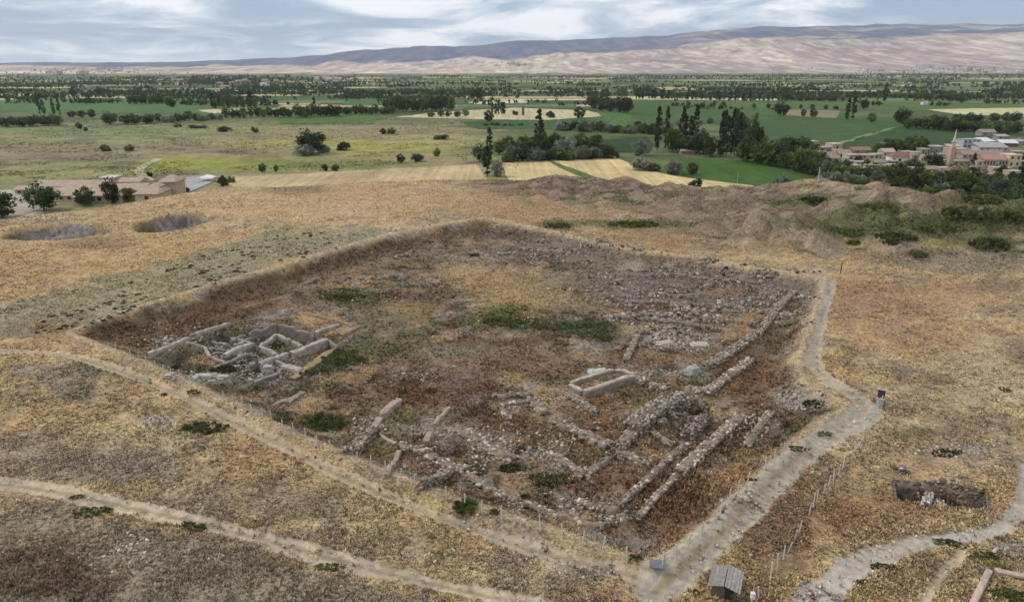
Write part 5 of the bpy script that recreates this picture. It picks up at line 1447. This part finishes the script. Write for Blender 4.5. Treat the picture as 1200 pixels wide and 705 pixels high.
# distant houses on the slopes and in the villages
def far_houses():
    r = np.random.default_rng(5); protos = []
    for wc, rc in ((WHITEW, TILEP), (C(222, 218, 210), FLATR), (BEIGE, TILE), (C(206, 196, 190), GREYW)):
        V, Fs = [], []; box(V, Fs, -6, 6, -4.5, 4.5, -2, 6)
        me = bpy.data.meshes.new('far_house')
        V += [(-6.5, -5, 6.01), (6.5, -5, 6.01), (6.5, 5, 6.01), (-6.5, 5, 6.01), (-6.5, 0, 8.6), (6.5, 0, 8.6)]
        Fs += [(8, 9, 13, 12), (10, 11, 12, 13), (8, 12, 11), (9, 10, 13), (11, 10, 9, 8)]
        me.from_pydata(V, [], Fs); me.materials.append(cm(wc)); me.materials.append(cm(rc, 'roofing', .2, .5))
        for i, p in enumerate(me.polygons): p.material_index = 1 if i >= 6 else 0
        protos.append(me)
    for (cx, cy, sx_, sy_, n, lab, grp, k) in ((95, 84, 42, 3.2, 46, 'tiny pale house of the far town under the low hills at the far left', 'houses of the far left town', 2.1), (385, 95, 14, 2.5, 14, 'small white house among the dark trees of the far valley', 'houses among the far trees', 1.7),
                                           (604, 75.5, 9, 1.4, 14, 'tiny house of the hamlet on the bare pink slope', 'houses of the hillside hamlet', 2.0), (1120, 82.5, 52, 2.6, 46, 'tiny pale house of the town at the foot of the big hill', 'houses below the big hill', 1.9), (290, 100, 40, 4, 10, 'small pale farmhouse scattered in the far woods', 'farmhouses in the far woods', 1.5), (1080, 91.5, 50, 1.2, 12, 'little house along the far edge of the plain', 'houses on the plain edge', 1.0)):
        for i in range(n):
            x, y, z = W(cx + r.normal() * sx_ * .7, cy + np.clip(r.normal() * .7, -1.2, 1.2) * sy_)
            if y < 900: continue
            o = link('house', protos[r.integers(4)], loc=(x, y, z), rz=r.uniform(-.6, .6)); o.scale = (k * r.uniform(.8, 1.6), k, k * r.uniform(.7, 1.3))
            thing(o, lab, 'house', grp)
far_houses()

# ------------------------------------------------------------------ fences
def wire_fence(label, px, step, hgt, lean=.05, skip=.1, name='wire_fence', seed=0, mat=None):
    r = np.random.default_rng(400 + seed)
    pts = smooth_line([W(a, b)[:2] for a, b in px], 4)
    P = np.array(pts); L = np.concatenate([[0], np.cumsum(np.hypot(*np.diff(P, axis=0).T))])
    n = int(L[-1] / step)
    s = np.linspace(0, L[-1], n + 1) + r.normal(size=n + 1) * .15
    X = np.interp(s, L, P[:, 0]); Y = np.interp(s, L, P[:, 1]); Z = G(X, Y)
    root = link(name, None, loc=(X[0], Y[0], Z[0])); thing(root, label, 'fence')
    tops = []
    for i in range(n + 1):
        h = hgt * r.uniform(.85, 1.12)
        lx, ly = r.normal(size=2) * lean * h
        tops.append((X[i], Y[i], Z[i], lx, ly, h))
        if r.random() < skip: continue
        V, Fs = [], []; cyl(V, Fs, 0, 0, -.3, h, .08, .07, 6)
        V = [(X[i] - X[0] + a + lx * c / h, Y[i] - Y[0] + b + ly * c / h, Z[i] - Z[0] + c) for a, b, c in V]
        part('post', (V, Fs), mat or M_POST, root)
    V, Fs = [], []
    for zf in (.35, .65, .93):
        for i in range(n):
            a, b = tops[i], tops[i + 1]
            p = np.array((a[0] + a[3] * zf, a[1] + a[4] * zf, a[2] + a[5] * zf)) - (X[0], Y[0], Z[0]); q = np.array((b[0] + b[3] * zf, b[1] + b[4] * zf, b[2] + b[5] * zf)) - (X[0], Y[0], Z[0])
            k = len(V); d = .008
            for c_ in (p, q): V += [tuple(c_ + (0, 0, d)), tuple(c_ + (d, d, -d)), tuple(c_ + (-d, -d, -d))]
            Fs += [(k, k + 1, k + 4, k + 3), (k + 1, k + 2, k + 5, k + 4), (k + 2, k, k + 3, k + 5)]
    part('wire', (V, Fs), M_WIRE, root)
wire_fence('wire fence with thin pale posts between site track and excavation', [(128, 411), (180, 432), (240, 460), (300, 487), (360, 517), (440, 551), (545, 594), (640, 624), (700, 646), (762, 667)], 2.3, 1.75, seed=1)
wire_fence('wire fence between the gravel track and the brown weeds', [(776, 664), (805, 642), (832, 614), (862, 580), (893, 552), (925, 526), (957, 503), (990, 487)], 2.3, 1.6, seed=2)
M_RUST = solid_mat("dark_post", tuple(C(128, 112, 104)), .2, 4, .9)
wire_fence('leaning wire fence descending from the notice boards to the hut', [(1033, 470), (1020, 500), (1000, 532), (978, 562), (960, 584), (944, 610), (924, 646), (908, 670), (893, 694), (880, 716)], 1.7, 1.6, .1, .15, seed=3)
def pole(label, px, py, hpx, rad, c, name='pole', cat='pole', arm=False, zplane=None):
    if zplane is None: x, y, z = W(px, py)
    else: (x, y), z = flat(px, py, zplane), zplane
    h = hpx * pxm(x, y, z)
    root = link(name, None, loc=(x, y, z)); thing(root, label, cat)
    V, Fs = [], []; cyl(V, Fs, 0, 0, -.5, h, rad, rad * .7, 7); part('post', (V, Fs), cm(c, 'pole_paint', .15, 3), root)
    V, Fs = [], []
    if arm: box(V, Fs, -1.0, 1.0, -.06, .06, h - .7, h - .55); part('crossarm', (V, Fs), M_WOOD, root)
    else: cyl(V, Fs, 0, 0, h + .002, h + .06, rad * .8, rad * .5, 7); part('cap', (V, Fs), cm(c, 'pole_paint', .15, 3), root)
pole('short dark post standing alone by the rim corner', 985, 320, 13, .14, C(70, 62, 56), 'post', 'post')
pole('pale pole on the crest before the hay meadow', 958, 216, 20, .16, C(196, 196, 184), 'utility_pole')
pole('thin pole of a pair on the edge of the stubble field, taller', 438, 209, 15, .12, C(168, 162, 150), 'utility_pole', arm=True)
pole('thin pole of a pair on the edge of the stubble field, shorter', 434, 209, 12, .10, C(168, 162, 150), 'utility_pole')
pole('thin grey pole before the compact tree at the building', 103, 240, 16, .13, C(170, 170, 168), 'utility_pole')
pole('thin pole beside the parking lot', 219, 222, 14, .11, C(130, 128, 126), 'utility_pole', arm=True)
pole('pale mast in the hay meadow edge by the wheat', 863, 220, 18, .1, C(170, 176, 160), 'utility_pole')

# ------------------------------------------------------------------ small things by the tracks
def hut():
    x, y, z = W(847, 701); root = link('hut', None, loc=(x, y, z)); root.rotation_euler.z = -.42
    thing(root, 'small weathered hut with two grey sheet roof slabs beside the track', 'hut')
    w, d, h = 2.2, 2.4, 1.25
    V, Fs = [], []; box(V, Fs, -w / 2, w / 2, 0, d, -.3, h); part('wall', (V, Fs), M_WOOD, root)
    V, Fs = [], []; box(V, Fs, .1, .85, -.05, .1, -.1, 1.35); dr = part('door', (V, Fs), solid_mat("dark_door", tuple(C(66, 58, 52)), .2, 5), root)
    V, Fs = [], []; box(V, Fs, .7, .78, -.09, -.052, .6, .72); part('handle', (V, Fs), M_TIN, dr)
    for s in (-1, 1):
        V, Fs = [], []
        n = 10
        for j in range(2):
            for i in range(n + 1):
                u = i / n; xx = s * (.04 + u * (w / 2 + .28)); yy = -.35 + j * (d + .7)
                zz = h + .42 - u * .40 + .03 * math.sin(i * 2.6) + (.05 if s > 0 else 0)
                V += [(xx, yy, zz), (xx, yy, zz - .05)]
        m = (n + 1) * 2
        for i in range(n):
            a = i * 2; b = m + i * 2
            Fs += [(a, a + 2, b + 2, b), (a + 1, b + 1, b + 3, a + 3), (a, a + 1, a + 3, a + 2), (b, b + 2, b + 3, b + 1)]
        Fs += [(0, m, m + 1, 1), (2 * n, 2 * n + 1, m + 2 * n + 1, m + 2 * n)]
        part('roof_slab', (V, Fs), M_TIN if s < 0 else solid_mat("pale_sheet", tuple(C(146, 143, 140)), .3, 3), root)
hut()
def boards():
    for k, (px, py, w, h, c, lab) in enumerate(((1031, 471, .95, 1.15, C(74, 72, 82), 'dark notice board on two posts at the track bend'), (1029, 479, .9, .75, C(168, 172, 172), 'pale notice board just in front of the dark one'))):
        x, y, z = W(px, py); root = link('notice_board', None, loc=(x, y, z)); root.rotation_euler.z = -.5; thing(root, lab, 'notice board')
        for s in (-1, 1):
            V, Fs = [], []; cyl(V, Fs, s * w * .42, .05, -.3, 1.0 + h, .05, .05, 6); part('post', (V, Fs), M_POST, root)
        V, Fs = [], []; box(V, Fs, -w / 2, w / 2, -.04, 0, .8, .8 + h); part('panel', (V, Fs), cm(c, 'board_paint', .12, 3), root)
        V, Fs = [], []; box(V, Fs, -w / 2 - .06, w / 2 + .06, -.06, .02, .8 + h + .002, .8 + h + .08); part('frame', (V, Fs), M_POST, root)
boards()
def marker():
    x, y, z = W(881, 706); root = link('marker_box', None, loc=(x, y, z)); thing(root, 'white box on a post with a thin rod, by the leaning fence', 'marker')
    V, Fs = [], []; cyl(V, Fs, 0, 0, -.3, .5, .06, .06, 6); part('post', (V, Fs), M_POST, root)
    V, Fs = [], []; box(V, Fs, -.18, .18, -.16, .16, .5, 1.15); part('box', (V, Fs), cm(C(226, 224, 226), 'white_paint', .06), root)
    V, Fs = [], []; cyl(V, Fs, 0, 0, 1.152, 2.0, .035, .02, 6); part('rod', (V, Fs), cm(C(206, 204, 202), 'white_paint', .06), root)
marker()
def slab():
    x, y, z = W(771, 661); r = np.random.default_rng(9)
    P = [(-.85, -.55), (.55, -.7), (.8, .4), (.2, .65), (-.7, .45)]
    V = [(a, b, .02) for a, b in P] + [(a * .97, b * .97, .10) for a, b in P]
    Fs = [(4, 3, 2, 1, 0), (5, 6, 7, 8, 9)] + [(i, (i + 1) % 5, 5 + (i + 1) % 5, 5 + i) for i in range(5)]
    o = part('concrete_slab', (V, Fs), cm(C(112, 112, 120), 'concrete', .2, 2), None); o.location = (x, y, z); thing(o, 'blue-grey slab lying at the junction of the two tracks', 'slab')
    sub = [(771, 661)]
slab()
# kerb round the weed-filled trench at the corner
mud_wall('pale kerb descending beside the weed-filled pit', [(1160, 665), (1152, 682), (1142, 702), (1132, 722)], .55, .45, C(186, 164, 154), seed=91, rag=.1, name='kerb_wall')
mud_wall('pale kerb along the far side of the weed-filled pit', [(1164, 665), (1182, 669), (1215, 675)], .55, .45, C(182, 160, 148), seed=92, rag=.1, name='kerb_wall')
TR_ = dict(pal=[C(138, 132, 128), C(118, 112, 108), C(100, 95, 92), C(150, 142, 136)], name='trench_wall')
stone_wall('grey stone face along the far side of the open trench', [(1047, 562), (1075, 564), (1100, 566), (1128, 570.5), (1155, 575)], .5, 1.65, .34, ruin=.15, seed=96, ztop=-.05, **TR_)
stone_wall('short dark stone face closing the open trench at its right-hand end', [(1157, 576), (1160, 587), (1161, 597)], .5, 1.65, .34, ruin=.15, seed=97, ztop=-.05, **TR_)
stone_wall('short stone face closing the open trench at its left end', [(1046, 562), (1048, 573), (1050, 583)], .5, 1.65, .34, ruin=.15, seed=98, ztop=-.05, **TR_)
# white masonry standing in the trench
stone_wall('white stone pier standing inside the open trench', [(1090, 575), (1088, 581), (1086, 587)], .8, .8, .3, [C(206, 198, 194), C(190, 180, 176)], .3, seed=93, name='stone_pier')
stone_wall('heap of white stones on the floor of the open trench', [(1095, 588), (1102, 587), (1108, 588)], 1.2, .45, .3, [C(210, 202, 196), C(186, 178, 172)], .1, seed=94, name='stone_heap')
stone_wall('small heap of pale stones above the open trench', [(1052, 548), (1057, 547), (1063, 546)], 1.2, .5, .45, PAL_L, .5, seed=95, name='stone_heap')
# ------------------------------------------------------------------ vegetation of the mound
def grass():
    r = np.random.default_rng(55)
    N = 420000
    y = np.exp(math.log(36) + (math.log(300) - math.log(36)) * r.random(N) ** 1.25); x = (y + 12) * r.uniform(-1.0, 1.0, N)
    td = track_d(x, y)
    ok = np.ones(N, bool)
    for k, (d, w, n) in td.items(): ok &= (d > w * 1.05) | (r.random(N) < .06)
    dE = sdf(x, y, EDGE); ok &= dE > -30
    ok &= fbm(x / 3.2, y / 3.2, 61, 3) > r.uniform(.2, .62, N)
    x, y = x[ok], y[ok]; n = len(x); z = G(x, y)
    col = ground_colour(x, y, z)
    dI = sdf(x, y, ENC)
    lum = col.mean(1)
    weed = sst(.16, .05, lum)
    h = r.uniform(.10, .27, n) * (1 + .9 * weed) * (.5 + fbm(x / 9, y / 9, 62, 2))
    rim = np.abs(dI + 1) < 1.6; h = h * np.where(rim, .35, 1.0)
    f = r.uniform(.42, 1.75, n)
    f = np.where(dI > 0, 1 + (f - 1) * 1.25, f); f = 1 + (f - 1) * np.clip(80 / y, .22, 1)
    col = np.clip(col * (f[:, None]) * 1.2, 0, .6)
    K = 4
    ang = r.uniform(0, 2 * PI, (n, K)); lean = r.uniform(.2, 1.0, (n, K)); hh = h[:, None] * r.uniform(.6, 1.15, (n, K)); wd = .065 * (1 + y / 140)[:, None] * r.uniform(.7, 1.5, (n, K))
    dx, dy = np.cos(ang), np.sin(ang)
    bx = x[:, None] + dx * .10; by = y[:, None] + dy * .10
    a = np.stack([bx - dy * wd, by + dx * wd, np.repeat((z - .05)[:, None], K, 1)], -1)
    b = np.stack([bx + dy * wd, by - dx * wd, np.repeat((z - .05)[:, None], K, 1)], -1)
    t = np.stack([bx + dx * lean * hh, by + dy * lean * hh, z[:, None] + hh], -1)
    V = np.stack([a, b, t], 2).reshape(-1, 3)
    cc = np.repeat(col, K * 3, 0)
    idx = np.repeat(dI > 0, K)
    T = np.arange(len(V)).reshape(-1, 3)
    for nm, m in (('dry_grass', ~idx), ('brown_weeds', idx)):
        q = T[m].ravel()
        link(nm, new_mesh(nm, V[q], np.arange(len(q)).reshape(-1, 3), cc[q]), M_WEED, kind="stuff")
grass()

def shrub_protos():
    r = np.random.default_rng(31); out = {}
    def mk(nm, n, rx, rz, cr, per, size, c, tint=(.6, 1.4)):
        cl = []
        while len(cl) < n:
            p = r.uniform(-1, 1, 2)
            q = np.hypot(*p)
            if q > 1: continue
            cl.append((p[0] * rx, p[1] * rx, rz * (1 - q * q) ** .5 * r.uniform(.3, .9), cr * r.uniform(.6, 1.3)))
        me = crown_mesh(nm, r, cl, per, 1.0, size, c, tint); me.materials.append(M_LEAF); return me
    out['mat'] = [mk('shrub', 60, 1.0, .24, .10, 44, .045, C(96, 102, 60)) for _ in range(3)]
    out['dark'] = [mk('shrub', 56, .95, .30, .12, 50, .05, C(94, 100, 62)) for _ in range(3)]
    out['bright'] = [mk('shrub', 44, .85, .62, .20, 64, .05, C(92, 108, 44)) for _ in range(2)]
    out['olive'] = [mk('shrub', 36, .9, .34, .18, 56, .055, C(104, 108, 62)) for _ in range(2)]
    out['yellow'] = [mk('shrub', 40, .9, .34, .16, 60, .05, C(168, 160, 52))]
    out['dot'] = [mk('scrub_tuft', 10, .8, .7, .35, 26, .16, C(92, 90, 68)) for _ in range(3)]
    return out
SHP = shrub_protos(); NS = [0]
def shrub(kind, px, py, wpx, hpx, label, group=None, name='shrub', flatten=1.0):
    """wpx: width in photo pixels; hpx: its extent up the picture"""
    x, y, z = W(px, py + hpx * .3)
    m = pxm(x, y, z)
    dep = math.atan2(CAM_H - z, y)
    rx = wpx * m / 2
    if kind in ('bright',): hz_ = hpx * m * .62 / .8; ry = rx * .75
    else:
        ry = min(max(hpx * m / math.sin(dep) / 2 * .8, rx * .45), rx * 1.6); hz_ = min(rx, ry) * 1.5 * flatten
    me = SHP[kind][NS[0] % len(SHP[kind])]; NS[0] += 1
    o = link(name, me, loc=(x, y, z - .04)); o.scale = (rx, ry, hz_); o.rotation_euler.z = random.uniform(-.3, .3) + (PI if NS[0] % 2 else 0)
    return thing(o, label, 'shrub', group)
for a in (
 ('dark', 240, 497, 58, 18, 'dark green mat of shrub below the site track, largest on the near slope'),
 ('bright', 546, 588, 36, 18, 'bright green rounded bush inside the fence, largest by the fence'),
 ('bright', 580, 597, 14, 10, 'small bright bush just past the large bright bush'),
 ('dark', 566, 583, 26, 8, 'dark weeds between the two bright fence bushes'),
 ('bright', 615, 580, 17, 9, 'bright tuft on the rubble line below the ruins'),
 ('dark', 598, 545, 30, 13, 'dark green clump on the brown floor amid white scree'),
 ('mat', 643, 565, 34, 11, 'green clump beside the heap of white stones'),
 ('mat', 558, 551, 20, 10, 'green clump against the pink stone junction'),
 ('dark', 382, 496, 46, 15, 'dark green thicket inside the fence left of the rooms'),
 ('dark', 326, 491, 28, 9, 'smaller dark thicket next to the fence left of the rooms'),
 ('mat', 107, 597, 46, 12, 'grass-green mat on the lower edge of the dirt track'),
 ('dark', 90, 580, 18, 5, 'dark tuft between the wheel ruts of the dirt track'),
 ('dark', 300, 609, 12, 6, 'small dark tuft on the upper edge of the dirt track'),
 ('olive', 386, 661, 36, 12, 'olive weed mat beside the dirt track, lowest on the slope'),
 ('olive', 225, 615, 40, 8, 'olive weed mat under the middle of the dirt track'),
 ('dark', 192, 461, 9, 5, 'little dark bush on the site track margin'),
 ('mat', 230, 457, 26, 7, 'green weeds along the lower edge of the excavated pit'),
 ('dark', 262, 430, 34, 10, 'dark shrubs filling the middle of the excavated houses'),
 ('dark', 236, 436, 20, 7, 'dark shrubs on the white floor of the excavated pit'),
 ('dark', 206, 429, 14, 6, 'dark shrub at the left tip of the excavated pit'),
 ('dark', 303, 434, 14, 7, 'dark shrub between pale lumps of the excavated houses'),
 ('dark', 322, 404, 18, 7, 'dark weeds inside the bent pale room'),
 ('mat', 402, 418, 60, 14, 'green mat sloping down from the earth ridge'),
 ('mat', 372, 432, 40, 10, 'green weeds just outside the straw-coloured earth ridge'),
 ('mat', 405, 346, 48, 9, 'green mat on the upper left floor of the excavation'),
 ('mat', 592, 374, 52, 12, 'wide green mat in the middle of the excavation'),
 ('mat', 632, 381, 30, 7, 'smaller green mat right of the wide middle mat'),
 ('dark', 556, 297, 11, 10, 'upright green bush alone on the upper excavation floor'),
 ('mat', 506, 456, 16, 8, 'green tuft at the head of the light sloping wall'),
 ('mat', 473, 457, 16, 7, 'green tuft above the smooth pinkish wall'),
 ('mat', 704, 393, 26, 10, 'green weeds beside the narrow straight wall'),
 ('dark', 690, 381, 42, 6, 'dark green streak above the rubble rectangle'),
 ('dark', 825, 480, 22, 8, 'dark weeds in the upper sunken room'),
 ('mat', 500, 565, 22, 9, 'bright weeds by the fence under the sloping pink wall'),
 ('olive', 745, 650, 18, 10, 'yellowish bush inside the fence corner'),
 ('dark', 816, 691, 9, 9, 'single dark bush on the straw beside the hut'),
 ('dark', 880, 560, 16, 5, 'dark tuft on the near edge of the gravel track'),
 ('mat', 965, 506, 24, 6, 'green weeds between gravel track and inner fence'),
 ('mat', 935, 523, 26, 7, 'green weeds bordering the middle of the gravel track'),
 ('dark', 955, 470, 30, 10, 'dark weeds around the white block at the track bend'),
 ('mat', 1178, 455, 15, 7, 'single green bush in the pale right-hand field'),
 ('mat', 655, 264, 34, 6, 'green patch behind the far rim, left one'),
 ('mat', 742, 262, 60, 6, 'long green patch behind the far rim, right one'),
 ('dark', 1162, 285, 48, 13, 'large dark green shrub mat below the spoil heaps'),
 ('mat', 1075, 296, 22, 8, 'green shrub on the eroded bank below the spoil heaps'),
 ('mat', 1050, 276, 46, 9, 'green mat along the foot of the spoil heaps'),
 ('mat', 1100, 266, 60, 10, 'green mat in the middle of the spoil heaps'),
 ('mat', 1031, 242, 44, 9, 'green mat high on the spoil heaps'),
 ('dark', 1135, 249, 60, 11, 'dark green mat on the crest towards the village'),
 ('dark', 1180, 254, 44, 11, 'dark green mat at the end of the crest'),
 ('mat', 1150, 233, 44, 8, 'green mat where the crest meets the wood'),
 ('mat', 1000, 271, 38, 7, 'green mat between two grey spoil heaps'),
 ('dark', 1046, 283, 22, 6, 'small dark mat above the eroded bank'),
 ('mat', 952, 234, 40, 7, 'green mat near the pole on the crest'),
 ('olive', 1000, 284, 18, 6, 'olive tuft at the foot of the leftmost spoil heap'),
 ('dark', 1112, 634, 36, 9, 'dark bushes at the fork of footpath and trail'),
 ('dark', 1172, 628, 15, 7, 'dark bush above the footpath bend'),
 ('dark', 1036, 661, 32, 12, 'dark green bush below the footpath, larger'),
 ('dark', 1010, 679, 22, 9, 'dark green bush below the footpath, smaller'),
 ('olive', 1155, 648, 34, 9, 'olive weeds beside the yellow-flowered bush'),
 ('yellow', 1166, 659, 26, 7, 'yellow-flowered bush above the weed-filled pit'),
 ('dark', 1182, 692, 50, 24, 'dense dark weeds filling the kerbed pit'),
 ('dark', 552, 664, 8, 5, 'tiny dark bush in the grey stony ground'),
 ('mat', 1110, 529, 40, 6, 'thin green weeds on the grey patch of the right-hand field')):
    shrub(*a)
# dark tufts dotted over the pale slope
r_ = np.random.default_rng(12); cnt = 0
slope = [(60, 366), (150, 330), (330, 268), (430, 270), (470, 274), (400, 290), (300, 318), (170, 358), (92, 386), (30, 392)]
while cnt < 190:
    a, b = r_.uniform(20, 470), r_.uniform(266, 392)
    if not inside(np.array([a]), np.array([b]), slope)[0]: continue
    if fbm(np.array([a / 40]), np.array([b / 14]), 88, 2)[0] < .42: continue
    x, y, z = W(a, b); s = r_.uniform(.22, .58)
    o = link('scrub_tuft', SHP['dot'][cnt % 3], loc=(x, y, z - .03), rz=r_.random() * 6); o.scale = (s * 1.3, s * 1.3, s * .8)
    thing(o, 'low dark scrub tuft dotted over the pale slope outside the rim', 'scrub tuft', 'scrub tufts on the pale slope'); cnt += 1

def meadow():
    r = np.random.default_rng(99); N = 26000
    px = r.uniform(-60, 700, N); py = 140 + 75 * r.random(N) ** 1.2
    x, y = WP(px, py)
    nz = fbm(x / 34, y / 24, 149, 5); ok = (nz > .50) & (r.random(N) < .8) & ~((py > 200) & (px > 255)) & (px < 640 - (py - 140) * .6) & (y > 300)
    x, y = x[ok], y[ok]; n = len(x)
    col = plain_colour(x, y, np.full(n, PLAIN)) * r.uniform(.45, 1.25, (n, 1))
    k = 4; d = r.normal(size=(n * k, 3)) * np.array([.9, .9, .22]); s = np.repeat(r.uniform(.3, .9, n), k)[:, None]
    cen = np.repeat(np.column_stack([x, y, np.full(n, PLAIN + .25)]), k, 0) + d * s
    a = r.normal(size=(n * k, 3)); a /= np.linalg.norm(a, axis=1)[:, None]; b = np.cross(a, r.normal(size=(n * k, 3))); b /= np.linalg.norm(b, axis=1)[:, None]
    V = np.stack([cen - a * s * .6, cen + b * s * .4, cen + a * s * .6, cen - b * s * .4], 1).reshape(-1, 3)
    link('meadow_grass', new_mesh('meadow_grass', V, np.arange(len(V)).reshape(-1, 4), np.repeat(np.repeat(col, k, 0), 4, 0)), M_WEED, kind="stuff")
meadow()

def green_cover():
    # low green growth wherever the ground is green: hollows of the spoil heaps, damp floors of the excavation
    r = np.random.default_rng(123); N = 90000
    y = np.exp(r.uniform(math.log(45), math.log(330), N)); x = (y + 12) * r.uniform(-1.0, 1.0, N)
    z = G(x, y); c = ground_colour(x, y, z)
    ok = (c[:, 1] > c[:, 0] * 1.0) & (sdf(x, y, EDGE) > -12) & (r.random(N) < .75)
    x, y, z, c = x[ok], y[ok], z[ok], c[ok]; n = len(x)
    s = r.uniform(.12, .38, n) * (1 + y / 300)
    k = 9; d = r.normal(size=(n * k, 3)) * np.array([.75, .75, .42]); S = np.repeat(s, k)[:, None]
    cen = np.repeat(np.column_stack([x, y, z + s * .35]), k, 0) + d * S
    a = r.normal(size=(n * k, 3)); a /= np.linalg.norm(a, axis=1)[:, None]; b = np.cross(a, r.normal(size=(n * k, 3))); b /= np.linalg.norm(b, axis=1)[:, None]
    V = np.stack([cen - a * S * .42, cen + b * S * .3, cen + a * S * .42, cen - b * S * .3], 1).reshape(-1, 3)
    cc = np.repeat(c * r.uniform(.7, 1.7, (n, 1)), k, 0) * r.uniform(.8, 1.25, (n * k, 1))
    link('green_weeds', new_mesh('green_weeds', V, np.arange(len(V)).reshape(-1, 4), np.clip(np.repeat(cc, 4, 0), 0, .5)), M_LEAF, kind="stuff")
green_cover()
# ------------------------------------------------------------------ light, sky, air
SUN_EL, SUN_AZ = math.radians(44), math.radians(-70)      # azimuth from +Y towards +X
world = bpy.data.worlds.new("World"); scene.world = world; world.use_nodes = True
nt = world.node_tree
bg = nt.nodes["Background"]; bg.inputs["Strength"].default_value = 0.1
sky = nt.nodes.new("ShaderNodeTexSky"); sky.sky_type = 'NISHITA'; sky.sun_disc = False
sky.sun_elevation = SUN_EL; sky.sun_rotation = SUN_AZ
tc = nt.nodes.new("ShaderNodeTexCoord")
sep = nt.nodes.new("ShaderNodeSeparateXYZ"); nt.links.new(tc.outputs["Generated"], sep.inputs[0])
zc = mathn(nt, 'ADD', mathn(nt, 'MAXIMUM', sep.outputs[2], 0.0), 0.13)
comb = nt.nodes.new("ShaderNodeCombineXYZ")
nt.links.new(mathn(nt, 'DIVIDE', sep.outputs[0], zc), comb.inputs[0])
nt.links.new(mathn(nt, 'DIVIDE', sep.outputs[1], zc), comb.inputs[1])
n1 = noise(nt, .85, 11, .60, comb.outputs[0]); n1.inputs["Distortion"].default_value = .5
n2 = noise(nt, .30, 4, .5, comb.outputs[0])
v = mathn(nt, 'ADD', mathn(nt, 'MULTIPLY', n1.outputs["Fac"], .65), mathn(nt, 'MULTIPLY', n2.outputs["Fac"], .42))
ramp = nt.nodes.new("ShaderNodeValToRGB")
nt.links.new(v, ramp.inputs[0])
e = ramp.color_ramp.elements
def sl(r, g, b, k=10.0):
    c = np.array([r, g, b]) / 255.0
    return tuple(np.where(c <= .04045, c / 12.92, ((c + .055) / 1.055) ** 2.4)) + (1,)
e[0].position = .465; e[0].color = sl(142, 164, 194)
e[1].position = .585; e[1].color = sl(246, 248, 252)
for p, c in ((.49, (158, 178, 204)), (.525, (190, 204, 222)), (.555, (222, 228, 236))):
    q = e.new(p); q.color = sl(*c)
# clear pale band low over the horizon
band = maprange(nt, sep.outputs[2], .004, .035, 1.0, 0.0)
mx = nt.nodes.new("ShaderNodeMix"); mx.data_type = 'RGBA'
nt.links.new(mathn(nt, 'MULTIPLY', band, .55), mx.inputs["Factor"]); nt.links.new(ramp.outputs[0], mx.inputs["A"])
mx.inputs["B"].default_value = sl(204, 219, 234)
# overcast dome is brighter overhead
lift = maprange(nt, sep.outputs[2], .10, .75, 8.6, 13.0)
gm = nt.nodes.new("ShaderNodeMix"); gm.data_type = 'RGBA'
nt.links.new(maprange(nt, sep.outputs[2], .12, .45, 0, .8), gm.inputs["Factor"]); nt.links.new(mx.outputs["Result"], gm.inputs["A"]); gm.inputs["B"].default_value = (.56, .55, .53, 1)
cl = scale_col(nt, gm.outputs["Result"], lift)
m2 = nt.nodes.new("ShaderNodeMix"); m2.data_type = 'RGBA'; m2.inputs["Factor"].default_value = .90
nt.links.new(sky.outputs[0], m2.inputs["A"]); nt.links.new(cl, m2.inputs["B"])
nt.links.new(m2.outputs["Result"], bg.inputs["Color"])

sun_d = bpy.data.lights.new("sun", 'SUN'); sun_d.energy = 1.5; sun_d.angle = math.radians(10); sun_d.color = (1, .95, .88)
sun = bpy.data.objects.new("sun", sun_d); COL.objects.link(sun)
sx, sy, sz = math.sin(SUN_AZ) * math.cos(SUN_EL), math.cos(SUN_AZ) * math.cos(SUN_EL), math.sin(SUN_EL)
from mathutils import Vector
sun.rotation_euler = Vector((sx, sy, sz)).to_track_quat('Z', 'Y').to_euler()
sun.location = (0, 0, 200)

# the air
hx, y0, y1, zb, zt = 21000, -600, 18200, PLAIN - 2, 1050
Vh = [(sx_, sy_, sz_) for sz_ in (zb, zt) for sx_, sy_ in ((-hx, y0), (hx, y0), (hx, y1), (-hx, y1))]
Fh = [(0, 3, 2, 1), (4, 5, 6, 7), (0, 1, 5, 4), (1, 2, 6, 5), (2, 3, 7, 6), (3, 0, 4, 7)]
hm = bpy.data.materials.new("air"); hm.use_nodes = True
hm.node_tree.nodes.clear()
ho = hm.node_tree.nodes.new("ShaderNodeOutputMaterial"); pv = hm.node_tree.nodes.new("ShaderNodeVolumePrincipled")
pv.inputs["Color"].default_value = (.86, .91, 1.0, 1); pv.inputs["Density"].default_value = HAZE
hm.node_tree.links.new(pv.outputs[0], ho.inputs["Volume"])
link("haze", new_mesh("haze", Vh, np.array(Fh)), hm, kind="stuff")

scene.view_settings.view_transform = 'Standard'
scene.view_settings.look = 'None'
scene.view_settings.exposure = 0.5
scene.view_settings.gamma = 1.0
scene.view_settings.use_curve_mapping = False
scene.render.engine = 'CYCLES'
scene.cycles.use_denoising = True
scene.cycles.max_bounces = 5
scene.cycles.diffuse_bounces = 2
scene.cycles.volume_bounces = 0
scene.render.resolution_x = 1024; scene.render.resolution_y = 601
